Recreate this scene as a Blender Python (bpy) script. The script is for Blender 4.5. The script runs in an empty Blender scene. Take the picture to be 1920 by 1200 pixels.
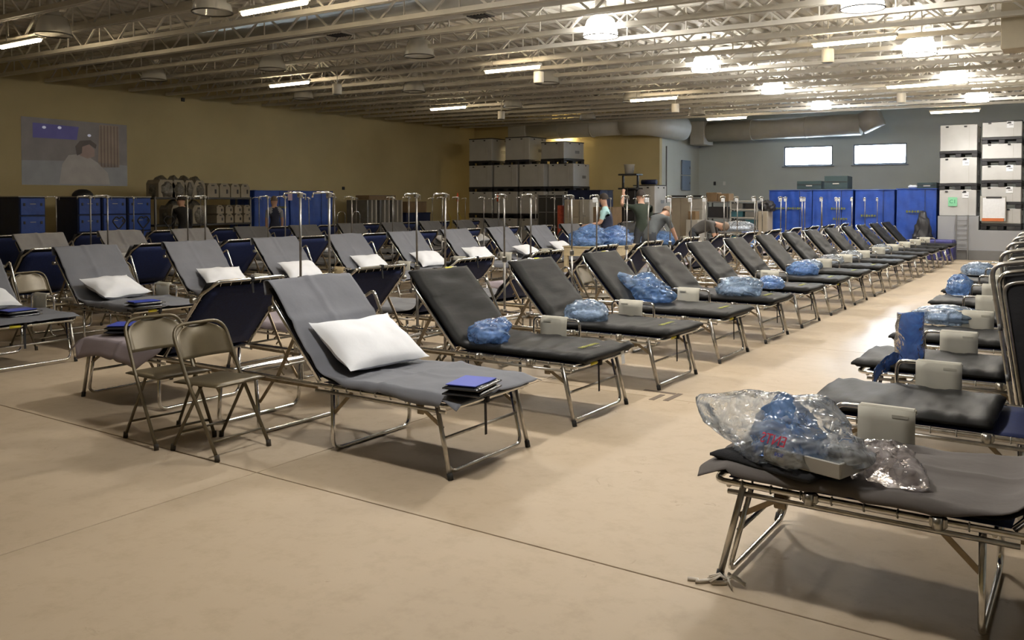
import bpy, bmesh, math, random
from mathutils import Vector, Matrix, noise

S = bpy.context.scene
COL = S.collection
R = math.radians
PI = math.pi

# ---------------------------------------------------------------- camera
FPX, PPX, PPY, EYE = 1630.0, 960.0, 418.0, 1.6
PITCH = math.atan((PPY - 375.0) / FPX)
YAW = math.atan(1100.0 / FPX)
fw = Vector((-math.sin(YAW) * math.cos(PITCH), math.cos(YAW) * math.cos(PITCH), -math.sin(PITCH)))
rt = Vector((math.cos(YAW), math.sin(YAW), 0))
up = rt.cross(fw)
cam_d = bpy.data.cameras.new('camera')
cam = bpy.data.objects.new('camera', cam_d)
COL.objects.link(cam)
M = Matrix((rt, up, -fw)).transposed().to_4x4()
M.translation = Vector((0, 0, EYE))
cam.matrix_world = M
cam_d.sensor_width = 36
cam_d.lens = 36 * FPX / 1920
cam_d.shift_y = -(600 - PPY) / 1920
cam_d.clip_start, cam_d.clip_end = 0.05, 200
S.camera = cam

def ray(px, py):
    return fw + rt * ((px - PPX) / FPX) - up * ((py - PPY) / FPX)
def on_z(px, py, z=0.0):
    d = ray(px, py); return Vector((0, 0, EYE)) + d * ((z - EYE) / d.z)
def on_x(px, py, X):
    d = ray(px, py); return Vector((0, 0, EYE)) + d * (X / d.x)
def on_y(px, py, Y):
    d = ray(px, py); return Vector((0, 0, EYE)) + d * (Y / d.y)

# ---------------------------------------------------------------- world, exposure
W = bpy.data.worlds.new('world'); S.world = W
W.use_nodes = True
bgn = W.node_tree.nodes['Background']
bgn.inputs[0].default_value = (0.72, 0.86, 1.0, 1)
bgn.inputs[1].default_value = 36.0
S.view_settings.view_transform = 'Standard'
S.view_settings.look = 'None'
S.view_settings.gamma = 1
S.view_settings.use_curve_mapping = False
S.view_settings.exposure = 0.19
try:
    S.cycles.use_denoising = True
    S.cycles.sample_clamp_indirect = 4.0
    S.cycles.caustics_reflective = False
    S.cycles.caustics_refractive = False
    S.cycles.max_bounces = 8
    S.cycles.transparent_max_bounces = 10
except Exception:
    pass
HID_W = 205.0        # watts of one lit high-bay lamp
TUBE_E = 60.0        # emission of the fluorescent tubes

# ---------------------------------------------------------------- materials
MATS = {}
def mat(name, col, rough=0.6, metal=0.0, var=0.0, vscale=6.0, bump=0.0, bscale=40.0, spec=0.5, col2=None, emit=None, alpha=1.0, trans=0.0, coat=0.0, stretch=None):
    if name in MATS: return MATS[name]
    m = bpy.data.materials.new(name); m.use_nodes = True
    nt = m.node_tree; b = nt.nodes['Principled BSDF']
    b.inputs['Base Color'].default_value = (*col, 1)
    b.inputs['Roughness'].default_value = rough
    b.inputs['Metallic'].default_value = metal
    b.inputs['Specular IOR Level'].default_value = spec
    b.inputs['Alpha'].default_value = alpha
    b.inputs['Transmission Weight'].default_value = trans
    b.inputs['Coat Weight'].default_value = coat
    if emit:
        b.inputs['Emission Color'].default_value = (*emit[0], 1)
        b.inputs['Emission Strength'].default_value = emit[1]
    if var or bump:
        tc = nt.nodes.new('ShaderNodeTexCoord')
        mp = nt.nodes.new('ShaderNodeMapping')
        if stretch: mp.inputs['Scale'].default_value = stretch
        nt.links.new(tc.outputs['Object'], mp.inputs[0])
    if var:
        nz = nt.nodes.new('ShaderNodeTexNoise'); nz.inputs['Scale'].default_value = vscale; nz.inputs['Detail'].default_value = 5
        nt.links.new(mp.outputs[0], nz.inputs['Vector'])
        rp = nt.nodes.new('ShaderNodeValToRGB')
        c2 = col2 or tuple(max(0, c * (1 - var)) for c in col)
        rp.color_ramp.elements[0].position = 0.3; rp.color_ramp.elements[0].color = (*c2, 1)
        rp.color_ramp.elements[1].position = 0.7; rp.color_ramp.elements[1].color = (*(min(1, c * (1 + var * .5)) for c in col), 1)
        nt.links.new(nz.outputs['Fac'], rp.inputs[0]); nt.links.new(rp.outputs[0], b.inputs['Base Color'])
    if bump:
        n2 = nt.nodes.new('ShaderNodeTexNoise'); n2.inputs['Scale'].default_value = bscale; n2.inputs['Detail'].default_value = 4
        nt.links.new(mp.outputs[0], n2.inputs['Vector'])
        bp = nt.nodes.new('ShaderNodeBump'); bp.inputs['Strength'].default_value = bump; bp.inputs['Distance'].default_value = 0.02
        nt.links.new(n2.outputs['Fac'], bp.inputs['Height']); nt.links.new(bp.outputs[0], b.inputs['Normal'])
    MATS[name] = m
    return m

def plastic(name, tint, dens, gloss_rough=0.07, bump=.7, ior=1.48):
    """thin polythene film: see-through body, denser in the folds, glossy reflection on top"""
    if name in MATS: return MATS[name]
    m = bpy.data.materials.new(name); m.use_nodes = True
    nt = m.node_tree; nt.nodes.clear(); N = nt.nodes.new; L = nt.links.new
    out = N('ShaderNodeOutputMaterial')
    tr = N('ShaderNodeBsdfTransparent'); tr.inputs[0].default_value = (*[.45 + .55 * c for c in tint], 1)
    df = N('ShaderNodeBsdfDiffuse'); df.inputs[0].default_value = (*tint, 1)
    tl = N('ShaderNodeBsdfTranslucent'); tl.inputs[0].default_value = (*tint, 1)
    gl = N('ShaderNodeBsdfGlossy'); gl.inputs['Roughness'].default_value = gloss_rough; gl.inputs[0].default_value = (1, 1, 1, 1)
    tc = N('ShaderNodeTexCoord')
    nz_ = N('ShaderNodeTexNoise'); nz_.inputs['Scale'].default_value = 9; nz_.inputs['Detail'].default_value = 3; nz_.inputs['Distortion'].default_value = 2.0
    L(tc.outputs['Object'], nz_.inputs['Vector'])
    bp = N('ShaderNodeBump'); bp.inputs['Strength'].default_value = bump; bp.inputs['Distance'].default_value = .03
    L(nz_.outputs['Fac'], bp.inputs['Height'])
    for n_ in (df, gl): L(bp.outputs[0], n_.inputs['Normal'])
    m0 = N('ShaderNodeMixShader'); m0.inputs[0].default_value = .6; L(df.outputs[0], m0.inputs[1]); L(tl.outputs[0], m0.inputs[2])
    mr = N('ShaderNodeMapRange'); mr.inputs[1].default_value = .35; mr.inputs[2].default_value = .65
    mr.inputs[3].default_value = max(0, dens - .22); mr.inputs[4].default_value = min(1, dens + .22); L(nz_.outputs['Fac'], mr.inputs[0])
    m1 = N('ShaderNodeMixShader'); L(mr.outputs[0], m1.inputs[0]); L(tr.outputs[0], m1.inputs[1]); L(m0.outputs[0], m1.inputs[2])
    fr = N('ShaderNodeFresnel'); fr.inputs['IOR'].default_value = ior; L(bp.outputs[0], fr.inputs['Normal'])
    m2 = N('ShaderNodeMixShader'); L(fr.outputs[0], m2.inputs[0]); L(m1.outputs[0], m2.inputs[1]); L(gl.outputs[0], m2.inputs[2])
    L(m2.outputs[0], out.inputs[0])
    MATS[name] = m
    return m

CHROME = mat('chrome_tube', (.74, .73, .71), .17, 1.0, .18, 30)
STEEL = mat('worn_steel', (.56, .54, .50), .30, 1.0, .25, 25)
RATCH = mat('ratchet_steel', (.34, .27, .18), .5, .8, .3, 20)
RUBBER = mat('black_rubber', (.02, .02, .02), .7)
NAVY = mat('navy_canvas', (.011, .024, .105), .75, var=.25, vscale=50, bump=.15, bscale=300)
VINYL = mat('black_vinyl', (.012, .012, .0118), .52, var=.3, vscale=5, bump=.35, bscale=5, spec=.13, stretch=(1.6, .45, 1.6))
SHEETG = mat('grey_sheet', (.165, .172, .196), .9, var=.08, vscale=3, bump=.3, bscale=7)
SHEETD = mat('dark_grey_sheet', (.125, .126, .132), .9, var=.12, vscale=3, bump=.12, bscale=8)
SHEETL = mat('pale_grey_sheet', (.34, .34, .36), .85, var=.14, vscale=5, bump=.3, bscale=6)
SHEETM = mat('mauve_sheet', (.30, .255, .275), .9, var=.12, vscale=3, bump=.12, bscale=8)
SHEETB = mat('brown_grey_sheet', (.115, .102, .096), .9, var=.12, vscale=3, bump=.3, bscale=7)
PILLOW = mat('white_pillow', (.86, .88, .92), .85, var=.04, vscale=6, bump=.15, bscale=12)
BEIGE = mat('beige_pouch', (.56, .54, .46), .7, var=.08, vscale=8)
TAN = mat('tan_card', (.46, .36, .20), .8, var=.1, vscale=10)
STRAP = mat('black_strap', (.012, .012, .014), .8)
YTAPE = mat('yellow_tape', (.75, .68, .05), .5)
YPRINT = mat('yellow_print', (.34, .35, .06), .6, var=.5, vscale=60)
GPRINT = mat('grey_print', (.25, .25, .22), .6, var=.4, vscale=60)
WHITEP = mat('white_paper', (.80, .82, .85), .8, var=.05, vscale=20)
OLIVE = mat('olive_enamel', (.125, .100, .058), .38, .25, var=.15, vscale=8, spec=.6)
BLUEBAG = plastic('blue_polythene', (.30, .53, .95), .50)
PALEBAG = plastic('pale_blue_polythene', (.58, .75, .97), .42)
CLEARBAG = plastic('clear_polythene', (.90, .95, 1.0), .32, .08, .40, 1.26)
PINKBAG = plastic('pinkish_clear_polythene', (.95, .90, .90), .26, .08, .40, 1.26)
FILMBLUE = plastic('dark_blue_film', (.08, .19, .50), .72, .25)
BLACKP = mat('black_plastic', (.018, .018, .022), .5, var=.2, vscale=8)
POLEM = mat('dull_pole_steel', (.36, .35, .335), .38, .9, .2, 20)
CRATEW = mat('white_crate', (.50, .50, .49), .55, var=.08, vscale=3)
BLUECART = mat('blue_tarpaulin', (.015, .065, .36), .45, var=.25, vscale=4, bump=.5, bscale=5, spec=.5)
BLUEDK = mat('dark_blue_tarpaulin', (.006, .014, .06), .6, var=.25, vscale=4, bump=.4, bscale=5)
CARTON = mat('brown_cardboard', (.22, .15, .085), .85, var=.12, vscale=6)
WHITEM = mat('white_painted_steel', (.66, .63, .56), .55, var=.08, vscale=5)
DECKM = mat('white_painted_deck', (.60, .575, .51), .7, var=.12, vscale=2)
GREYM = mat('grey_steel', (.22, .22, .22), .5, .4, var=.15, vscale=6)
LGREY = mat('light_grey_laminate', (.42, .41, .38), .6, var=.08, vscale=4)
TANPAN = mat('tan_laminate', (.36, .32, .26), .6, var=.08, vscale=4)
DUCTM = mat('painted_duct', (.50, .49, .45), .5, var=.08, vscale=3)
WOOD = mat('pale_plywood', (.55, .46, .29), .6, var=.12, vscale=3, stretch=(1, 8, 8))
SKIN = mat('skin', (.50, .29, .20), .55)
GLASSW = mat('prismatic_lamp_glass', (.62, .61, .56), .14, 0, alpha=.55, spec=1.0)

# ---------------------------------------------------------------- mesh building
def fillet(pts, rad, seg=5, closed=False):
    pts = [Vector(p) for p in pts]; out = []; n = len(pts)
    for i, p in enumerate(pts):
        if not closed and i in (0, n - 1): out.append(p); continue
        a, c = pts[i - 1], pts[(i + 1) % n]
        d1, d2 = (a - p), (c - p); l1, l2 = d1.length, d2.length
        d1.normalize(); d2.normalize()
        ang = d1.angle(d2)
        if ang > PI - .05: out.append(p); continue
        t = min(rad / math.tan(ang / 2), l1 * .49, l2 * .49)
        p1, p2 = p + d1 * t, p + d2 * t
        for k in range(seg + 1):
            s = k / seg
            out.append(p1 * (1 - s) ** 2 + p * 2 * s * (1 - s) + p2 * s * s)
    return out

class MB:
    def __init__(s): s.v = []; s.f = []; s.sm = []
    def add(s, vs, fs, smooth=False):
        o = len(s.v); s.v += [tuple(v) for v in vs]; s.f += [tuple(i + o for i in f) for f in fs]; s.sm += [smooth] * len(fs)
        return s
    def tube(s, pts, r, n=8, closed=False, cap=True, r2=None):
        pts = [Vector(p) for p in pts]; m = len(pts); vs = []; prev = None
        for i, p in enumerate(pts):
            if closed: t = pts[(i + 1) % m] - pts[i - 1]
            else: t = pts[min(i + 1, m - 1)] - pts[max(i - 1, 0)]
            t.normalize()
            if prev is None:
                a = Vector((0, 0, 1)) if abs(t.z) < .9 else Vector((1, 0, 0))
                x = t.cross(a).normalized()
            else:
                x = prev - t * prev.dot(t)
                x = x.normalized() if x.length > 1e-6 else t.orthogonal().normalized()
            prev = x; y = t.cross(x)
            rr = r if r2 is None else r + (r2 - r) * i / max(1, m - 1)
            for k in range(n):
                a = 2 * PI * k / n
                vs.append(p + x * math.cos(a) * rr + y * math.sin(a) * rr)
        fs = []
        for i in range(m if closed else m - 1):
            j = (i + 1) % m
            for k in range(n): fs.append((i * n + k, i * n + (k + 1) % n, j * n + (k + 1) % n, j * n + k))
        s.add(vs, fs, True)
        if cap and not closed:
            o = len(s.v) - m * n
            s.f += [tuple(o + k for k in range(n))[::-1], tuple(o + (m - 1) * n + k for k in range(n))]; s.sm += [False, False]
        return s
    def box(s, c, size, bev=0.0, rot=None):
        c = Vector(c); h = Vector(size) / 2; b = min(bev, min(h) * .9)
        vs, fs = [], []
        if b <= 0:
            for x in (-1, 1):
                for y in (-1, 1):
                    for z in (-1, 1): vs.append(Vector((x * h.x, y * h.y, z * h.z)))
            fs = [(0, 1, 3, 2), (4, 6, 7, 5), (0, 4, 5, 1), (2, 3, 7, 6), (0, 2, 6, 4), (1, 5, 7, 3)]
        else:
            idx = {}
            for x in (-1, 1):
                for y in (-1, 1):
                    for z in (-1, 1):
                        for ax in range(3):
                            q = [x * (h.x - b), y * (h.y - b), z * (h.z - b)]; q[ax] = (x, y, z)[ax] * h[ax]
                            idx[(x, y, z, ax)] = len(vs); vs.append(Vector(q))
            for ax in range(3):
                o1, o2 = [(1, 2), (2, 0), (0, 1)][ax]
                for sg in (-1, 1):
                    L = []
                    for a_, b_ in ((-1, -1), (1, -1), (1, 1), (-1, 1)):
                        k = [0, 0, 0]; k[ax] = sg; k[o1] = a_; k[o2] = b_; L.append(idx[(*k, ax)])
                    fs.append(tuple(L if sg > 0 else L[::-1]))
            for ax in range(3):
                o1, o2 = [(1, 2), (2, 0), (0, 1)][ax]
                for a_ in (-1, 1):
                    for b_ in (-1, 1):
                        k0 = [0, 0, 0]; k0[o1] = a_; k0[o2] = b_; k1 = k0[:]; k0[ax] = -1; k1[ax] = 1
                        q = (idx[(*k0, o1)], idx[(*k1, o1)], idx[(*k1, o2)], idx[(*k0, o2)])
                        fs.append(q if a_ * b_ < 0 else q[::-1])
            for x in (-1, 1):
                for y in (-1, 1):
                    for z in (-1, 1):
                        q = tuple(idx[(x, y, z, ax)] for ax in range(3)); fs.append(q if x * y * z > 0 else q[::-1])
        if rot is not None: vs = [rot @ v for v in vs]
        return s.add([v + c for v in vs], fs)
    def bar(s, a, b, w, t, upv=(0, 0, 1)):
        """flat bar from a to b: width w along upv-ish, thickness t"""
        a, b = Vector(a), Vector(b); d = b - a; L = d.length; d.normalize()
        x = d.cross(Vector(upv))
        x = x.normalized() if x.length > 1e-5 else d.orthogonal().normalized()
        y = x.cross(d)
        rot = Matrix((d, x, y)).transposed()
        return s.box((a + b) / 2, (L, t, w), 0, rot)
    def prism(s, poly, axis, lo, hi):
        """extrude polygon given in the two other axes (cyclic order) from lo to hi along axis"""
        n = len(poly); vs = []
        for h in (lo, hi):
            for (a, b) in poly:
                q = [0, 0, 0]; q[axis] = h; q[(axis + 1) % 3] = a; q[(axis + 2) % 3] = b; vs.append(q)
        fs = [tuple(range(n))[::-1], tuple(range(n, 2 * n))]
        for i in range(n): j = (i + 1) % n; fs.append((i, j, n + j, n + i))
        return s.add(vs, fs)
    def lathe(s, prof, n=20, c=(0, 0, 0), cap=True):
        c = Vector(c); vs = []
        for (r, z) in prof:
            for k in range(n): vs.append(c + Vector((r * math.cos(2 * PI * k / n), r * math.sin(2 * PI * k / n), z)))
        fs = []
        for i in range(len(prof) - 1):
            for k in range(n): fs.append((i * n + k, i * n + (k + 1) % n, (i + 1) * n + (k + 1) % n, (i + 1) * n + k))
        s.add(vs, fs, True)
        if cap:
            o = len(s.v) - len(vs)
            if prof[0][0] > 1e-4: s.f.append(tuple(o + k for k in range(n))[::-1]); s.sm.append(False)
            if prof[-1][0] > 1e-4: s.f.append(tuple(o + (len(prof) - 1) * n + k for k in range(n))); s.sm.append(False)
        return s
    def grid(s, fn, nu, nv, th=0.0):
        """fn(i/nu, j/nv) -> Vector; th > 0 closes it to a sheet of that thickness"""
        P = [[Vector(fn(i / nu, j / nv)) for j in range(nv + 1)] for i in range(nu + 1)]
        vs = [p for r in P for p in r]; w = nv + 1
        fs = [(i * w + j, (i + 1) * w + j, (i + 1) * w + j + 1, i * w + j + 1) for i in range(nu) for j in range(nv)]
        if th <= 0: return s.add(vs, fs, True)
        N = []
        for i in range(nu + 1):
            for j in range(nv + 1):
                du = P[min(i + 1, nu)][j] - P[max(i - 1, 0)][j]; dv = P[i][min(j + 1, nv)] - P[i][max(j - 1, 0)]
                q = du.cross(dv); N.append(q.normalized() if q.length > 1e-9 else Vector((0, 0, 1)))
        o = len(vs); vs = vs + [v - n_ * th for v, n_ in zip(vs, N)]
        fs = fs + [tuple(k + o for k in f)[::-1] for f in fs]
        edge = [(i * w, (i + 1) * w) for i in range(nu)] + [((i + 1) * w + nv, i * w + nv) for i in range(nu)] \
            + [(j + 1, j) for j in range(nv)] + [(nu * w + j, nu * w + j + 1) for j in range(nv)]
        fs += [(b, a, a + o, b + o) for a, b in edge]
        return s.add(vs, fs, True)
    def xf(s, mtx):
        s.v = [tuple(mtx @ Vector(v)) for v in s.v]; return s
    def mesh(s, name, m):
        me = bpy.data.meshes.new(name); me.from_pydata(s.v, [], s.f)
        if any(s.sm): me.polygons.foreach_set('use_smooth', s.sm)
        me.materials.append(m); me.validate(); me.update(); return me

def link(name, data, parent=None, loc=None, rot=None):
    o = bpy.data.objects.new(name, data); COL.objects.link(o)
    if parent is not None: o.parent = parent
    if loc is not None: o.location = loc
    if rot is not None: o.rotation_euler = rot if not isinstance(rot, (int, float)) else (0, 0, rot)
    return o
def tag(o, label, cat, group=None, kind=None):
    o['label'] = label; o['category'] = cat
    if group: o['group'] = group
    if kind: o['kind'] = kind
    return o
def thing(name, label, cat, loc=(0, 0, 0), rot=0, group=None):
    return tag(link(name, None, None, loc, rot), label, cat, group)
def single(name, mb, m, label, cat, loc=(0, 0, 0), rot=0, group=None):
    return tag(link(name, mb.mesh(name, m) if isinstance(mb, MB) else mb, None, loc, rot), label, cat, group)
def struct(name, mb, m, loc=(0, 0, 0)):
    o = link(name, mb.mesh(name, m) if mb else None, None, loc); o['kind'] = 'structure'; return o
def part(name, mb, m, parent, loc=None, rot=None, label=None):
    o = link(name, mb.mesh(name, m) if isinstance(mb, MB) else mb, parent, loc, rot)
    if label: o['label'] = label
    return o
def textmesh(name, body, size, m, extrude=.0008, font_shear=0):
    c = bpy.data.curves.new(name, 'FONT'); c.body = body; c.size = size; c.extrude = extrude; c.align_x = 'CENTER'; c.align_y = 'CENTER'; c.resolution_u = 2
    o = bpy.data.objects.new(name, c); COL.objects.link(o)
    me = bpy.data.meshes.new_from_object(o.evaluated_get(bpy.context.evaluated_depsgraph_get()))
    bpy.data.objects.remove(o); bpy.data.curves.remove(c)
    me.name = name; me.materials.clear(); me.materials.append(m); return me
ORD = ['first', 'second', 'third', 'fourth', 'fifth', 'sixth', 'seventh', 'eighth', 'ninth', 'tenth', 'eleventh', 'twelfth', 'thirteenth', 'fourteenth', 'fifteenth', 'sixteenth']
def nz(p, sc=1.0, seed=0.0):
    return noise.noise(Vector(p) * sc + Vector((seed * 7.31, seed * 3.17, seed * 1.7)))

# ---------------------------------------------------------------- room shell
XL, XR, YB, YF, YN = -20.7, 4.5, 28.0, 31.6, -5.0
def zc(X): return 4.20 + .010 * (-6 - X)      # underside of the joists
def zd(X): return zc(X) + .50                 # roof deck
XS = -12.7                                    # step in the back wall

def wall_mat(name, col, var=.1):
    m = mat(name, col, .85, var=var, vscale=.7, bump=.08, bscale=60)
    return m
WCREAM = wall_mat('cream_wall_paint', (.56, .475, .265))
WGREY = wall_mat('stone_wall_paint', (.52, .58, .60))
WBLUE = wall_mat('pale_wall_paint', (.54, .56, .52))
WDOCK = wall_mat('grey_dock_paint', (.33, .34, .36), .06)

# floor: slabs with saw-cut joints over a base
fm = mat('tan_sealed_concrete', (.47, .345, .215), .36, var=.0, spec=.30)
nt = fm.node_tree; b = nt.nodes['Principled BSDF']
geo = nt.nodes.new('ShaderNodeNewGeometry')
def nnode(t, **kw):
    n = nt.nodes.new(t)
    for k, v in kw.items(): n.inputs[k].default_value = v
    return n
n1 = nnode('ShaderNodeTexNoise', Scale=.55, Detail=6.0); n2 = nnode('ShaderNodeTexNoise', Scale=7.0, Detail=8.0, Roughness=.7)
n3 = nnode('ShaderNodeTexNoise', Scale=2.2, Detail=10.0, Roughness=.75, Distortion=1.5)
for n in (n1, n2, n3): nt.links.new(geo.outputs['Position'], n.inputs['Vector'])
r1 = nt.nodes.new('ShaderNodeValToRGB')
r1.color_ramp.elements[0].position = .35; r1.color_ramp.elements[0].color = (.45, .36, .255, 1)
r1.color_ramp.elements[1].position = .68; r1.color_ramp.elements[1].color = (.53, .43, .31, 1)
nt.links.new(n1.outputs['Fac'], r1.inputs[0])
r2 = nt.nodes.new('ShaderNodeValToRGB')
r2.color_ramp.elements[0].position = .28; r2.color_ramp.elements[0].color = (.84, .82, .78, 1)
r2.color_ramp.elements[1].position = .52; r2.color_ramp.elements[1].color = (1, 1, 1, 1)
nt.links.new(n2.outputs['Fac'], r2.inputs[0])
mm = nt.nodes.new('ShaderNodeMixRGB'); mm.blend_type = 'MULTIPLY'; mm.inputs[0].default_value = .8
nt.links.new(r1.outputs[0], mm.inputs[1]); nt.links.new(r2.outputs[0], mm.inputs[2])
r3 = nt.nodes.new('ShaderNodeValToRGB')          # scuffs
r3.color_ramp.elements[0].position = .31; r3.color_ramp.elements[0].color = (.62, .56, .48, 1)
r3.color_ramp.elements[1].position = .37; r3.color_ramp.elements[1].color = (1, 1, 1, 1)
nt.links.new(n3.outputs['Fac'], r3.inputs[0])
m3 = nt.nodes.new('ShaderNodeMixRGB'); m3.blend_type = 'MULTIPLY'; m3.inputs[0].default_value = .75
nt.links.new(mm.outputs[0], m3.inputs[1]); nt.links.new(r3.outputs[0], m3.inputs[2]); nt.links.new(m3.outputs[0], b.inputs['Base Color'])
mr = nnode('ShaderNodeMapRange'); mr.inputs[3].default_value = .50; mr.inputs[4].default_value = .64
nt.links.new(n3.outputs['Fac'], mr.inputs[0])
# a strip of the aisle is polished by traffic
sx = nt.nodes.new('ShaderNodeSeparateXYZ'); nt.links.new(geo.outputs['Position'], sx.inputs[0])
def rng(sock, a0, a1, b1, b0):
    u = nnode('ShaderNodeMapRange'); u.inputs[1].default_value = a0; u.inputs[2].default_value = a1; nt.links.new(sock, u.inputs[0])
    w_ = nnode('ShaderNodeMapRange'); w_.inputs[1].default_value = b0; w_.inputs[2].default_value = b1; nt.links.new(sock, w_.inputs[0])
    m_ = nt.nodes.new('ShaderNodeMath'); m_.operation = 'MULTIPLY'; nt.links.new(u.outputs[0], m_.inputs[0]); nt.links.new(w_.outputs[0], m_.inputs[1]); return m_
ax_ = rng(sx.outputs['X'], -3.0, -2.3, -.6, .2); ay_ = rng(sx.outputs['Y'], 6.8, 8.6, 14.0, 17.0)
pm = nt.nodes.new('ShaderNodeMath'); pm.operation = 'MULTIPLY'; nt.links.new(ax_.outputs[0], pm.inputs[0]); nt.links.new(ay_.outputs[0], pm.inputs[1])
rm = nt.nodes.new('ShaderNodeMix'); rm.data_type = 'FLOAT'; 
pa_ = nt.nodes.new('ShaderNodeMath'); pa_.operation = 'MULTIPLY_ADD'; pa_.inputs[1].default_value = 1.2; pa_.inputs[2].default_value = -.4; nt.links.new(n3.outputs['Fac'], pa_.inputs[0])
pb_ = nt.nodes.new('ShaderNodeMath'); pb_.operation = 'ADD'; pb_.use_clamp = True; nt.links.new(pm.outputs[0], pb_.inputs[0]); nt.links.new(pa_.outputs[0], pb_.inputs[1])
pc_ = nt.nodes.new('ShaderNodeMath'); pc_.operation = 'MULTIPLY'; nt.links.new(pm.outputs[0], pc_.inputs[0]); nt.links.new(pb_.outputs[0], pc_.inputs[1])
nt.links.new(pc_.outputs[0], rm.inputs[0]); nt.links.new(mr.outputs[0], rm.inputs[2]); rm.inputs[3].default_value = .32
nt.links.new(rm.outputs[0], b.inputs['Roughness'])
JOINT = mat('joint_filler', (.20, .15, .10), .9)
floor = struct('floor', MB().box(((XL + XR) / 2, (YN + YF) / 2, -.06), (XR - XL + .4, YF - YN + .4, .11)), JOINT)
xj = [XL, -16.3, -10.2, -4.08, XR]; yj = [YN, .25, 3.36, 6.47, 9.58, 12.7, 15.8, 18.9, 22.0, 25.1, YF]
for i in range(len(xj) - 1):
    for j in range(len(yj) - 1):
        w, h = xj[i + 1] - xj[i] - .009, yj[j + 1] - yj[j] - .009
        part('slab', MB().box((0, 0, -.0055), (w, h, .011), .0025), fm, floor, ((xj[i] + xj[i + 1]) / 2, (yj[j] + yj[j + 1]) / 2, 0))

# walls
def wallbox(name, x0, x1, y0, y1, z0, z1, m):
    return struct(name, MB().box(((x0 + x1) / 2, (y0 + y1) / 2, (z0 + z1) / 2), (x1 - x0, y1 - y0, z1 - z0)), m)
wallbox('wall_left', XL - .2, XL, YN - .2, YF + .2, -.1, 5.2, WCREAM)
wallbox('wall_right', XR, XR + .2, YN - .2, YF + .2, -.1, 5.2, WGREY)
wallbox('wall_rear', XL, XR, YN - .2, YN, -.1, 5.2, WCREAM)
wallbox('wall_back', XL, XS, YB, YB + .2, -.1, 5.2, WCREAM)
wallbox('wall_step', XS - .2, XS, YB + .2, YF, -.1, 5.2, WBLUE)
# far wall with two window openings
wins = []
for a, c in (((1470, 277), (1561, 310)), ((1600, 271), (1700, 307))):
    p, q = on_y(*a, YF), on_y(*c, YF); wins.append((p.x, q.x, q.z, p.z))
wz0, wz1 = min(w[2] for w in wins), max(w[3] for w in wins)
wins = [(w[0], w[1], wz0, wz1) for w in wins]
xs = [XS, wins[0][0], wins[0][1], wins[1][0], wins[1][1], XR]
mb = MB()
mb.box(((XS + XR) / 2, YF + .1, (wz0 - .1) / 2), (XR - XS, .2, wz0 + .1))
mb.box(((XS + XR) / 2, YF + .1, (wz1 + 5.2) / 2), (XR - XS, .2, 5.2 - wz1))
for a, c in ((xs[0], xs[1]), (xs[2], xs[3]), (xs[4], xs[5])): mb.box(((a + c) / 2, YF + .1, (wz0 + wz1) / 2), (c - a, .2, wz1 - wz0))
struct('wall_far', mb, WGREY)
WFRAME = mat('window_frame_grey', (.16, .19, .24), .5)
PANE = mat('window_glass', (.9, .97, 1.0), .03, alpha=.12, spec=.6)
for i, (x0, x1, z0, z1) in enumerate(wins):
    wd = link('window_%d' % (i + 1), None, None, ((x0 + x1) / 2, YF + .06, (z0 + z1) / 2)); wd['kind'] = 'structure'
    w, h = x1 - x0, z1 - z0
    fr = MB()
    for sx in (-1, 1): fr.box((sx * (w / 2 - .02), 0, 0), (.05, .08, h))
    for sz in (-1, 1): fr.box((0, 0, sz * (h / 2 - .02)), (w - .05, .08, .05))
    part('window_frame', fr, WFRAME, wd)
    part('window_sill', MB().box((0, -.08, -h / 2 - .02), (w + .12, .1, .03), .006), WFRAME, wd)
    part('pane', MB().box((0, .01, 0), (w - .08, .008, h - .08)), PANE, wd)
    pl = bpy.data.lights.new('window_portal', 'AREA'); pl.shape = 'RECTANGLE'; pl.size = w; pl.size_y = h; pl.cycles.is_portal = True
    po = link('window_portal', pl, None, ((x0 + x1) / 2, YF + .25, (z0 + z1) / 2), (R(90), 0, 0))
# raised grey loading dock at the right end and its dark base band
wallbox('wall_dock', -3.62, -2.64, 26.05, YF, -.05, 1.17, WDOCK)
wallbox('wall_dock_low', -2.64, XR, 26.05, YF, -.05, .80, WDOCK)
struct('baseboard_dock', MB().box(((-3.62 + XR) / 2, 26.03, .13), (XR + 3.62, .05, .26), .004), mat('grey_dock_base', (.17, .17, .17), .7, var=.2, vscale=2))

# roof deck with flutes, joists, girder
mb = MB(); prof = []
x = XL - .2
while x < XR + .2:
    for dx, dz in ((0, 0), (.10, 0), (.13, .05), (.25, .05), (.28, 0)): prof.append((x + dx, zd(x + dx) + dz))
    x += .30
n = len(prof); vs = [(p[0], YN - .2, p[1]) for p in prof] + [(p[0], YF + .2, p[1]) for p in prof]
mb.add(vs, [(i, i + 1, n + i + 1, n + i) for i in range(n - 1)])
mb.add([(XL - .2, YN - .2, 5.3), (XR + .2, YN - .2, 5.3), (XR + .2, YF + .2, 5.3), (XL - .2, YF + .2, 5.3)], [(0, 1, 2, 3)])
ceiling = struct('ceiling', mb, DECKM)
JY0, JDY = 7.62, 1.055
def chord(z_of, x0, x1, w, h):
    m_ = MB()
    for sgn in (-1, 1):
        vs = []
        for X in (x0, x1):
            for (yy, zz) in ((sgn * .010, 0), (sgn * w, 0), (sgn * w, h), (sgn * .010, h)): vs.append((X, yy, z_of(X) + zz))
        m_.add(vs, [(0, 1, 2, 3), (7, 6, 5, 4), (0, 4, 5, 1), (1, 5, 6, 2), (2, 6, 7, 3), (3, 7, 4, 0)])
    return m_
bc_me = chord(zc, XL + .35, XR - .3, .055, .07).mesh('bottom_chord', WHITEM)
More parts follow.
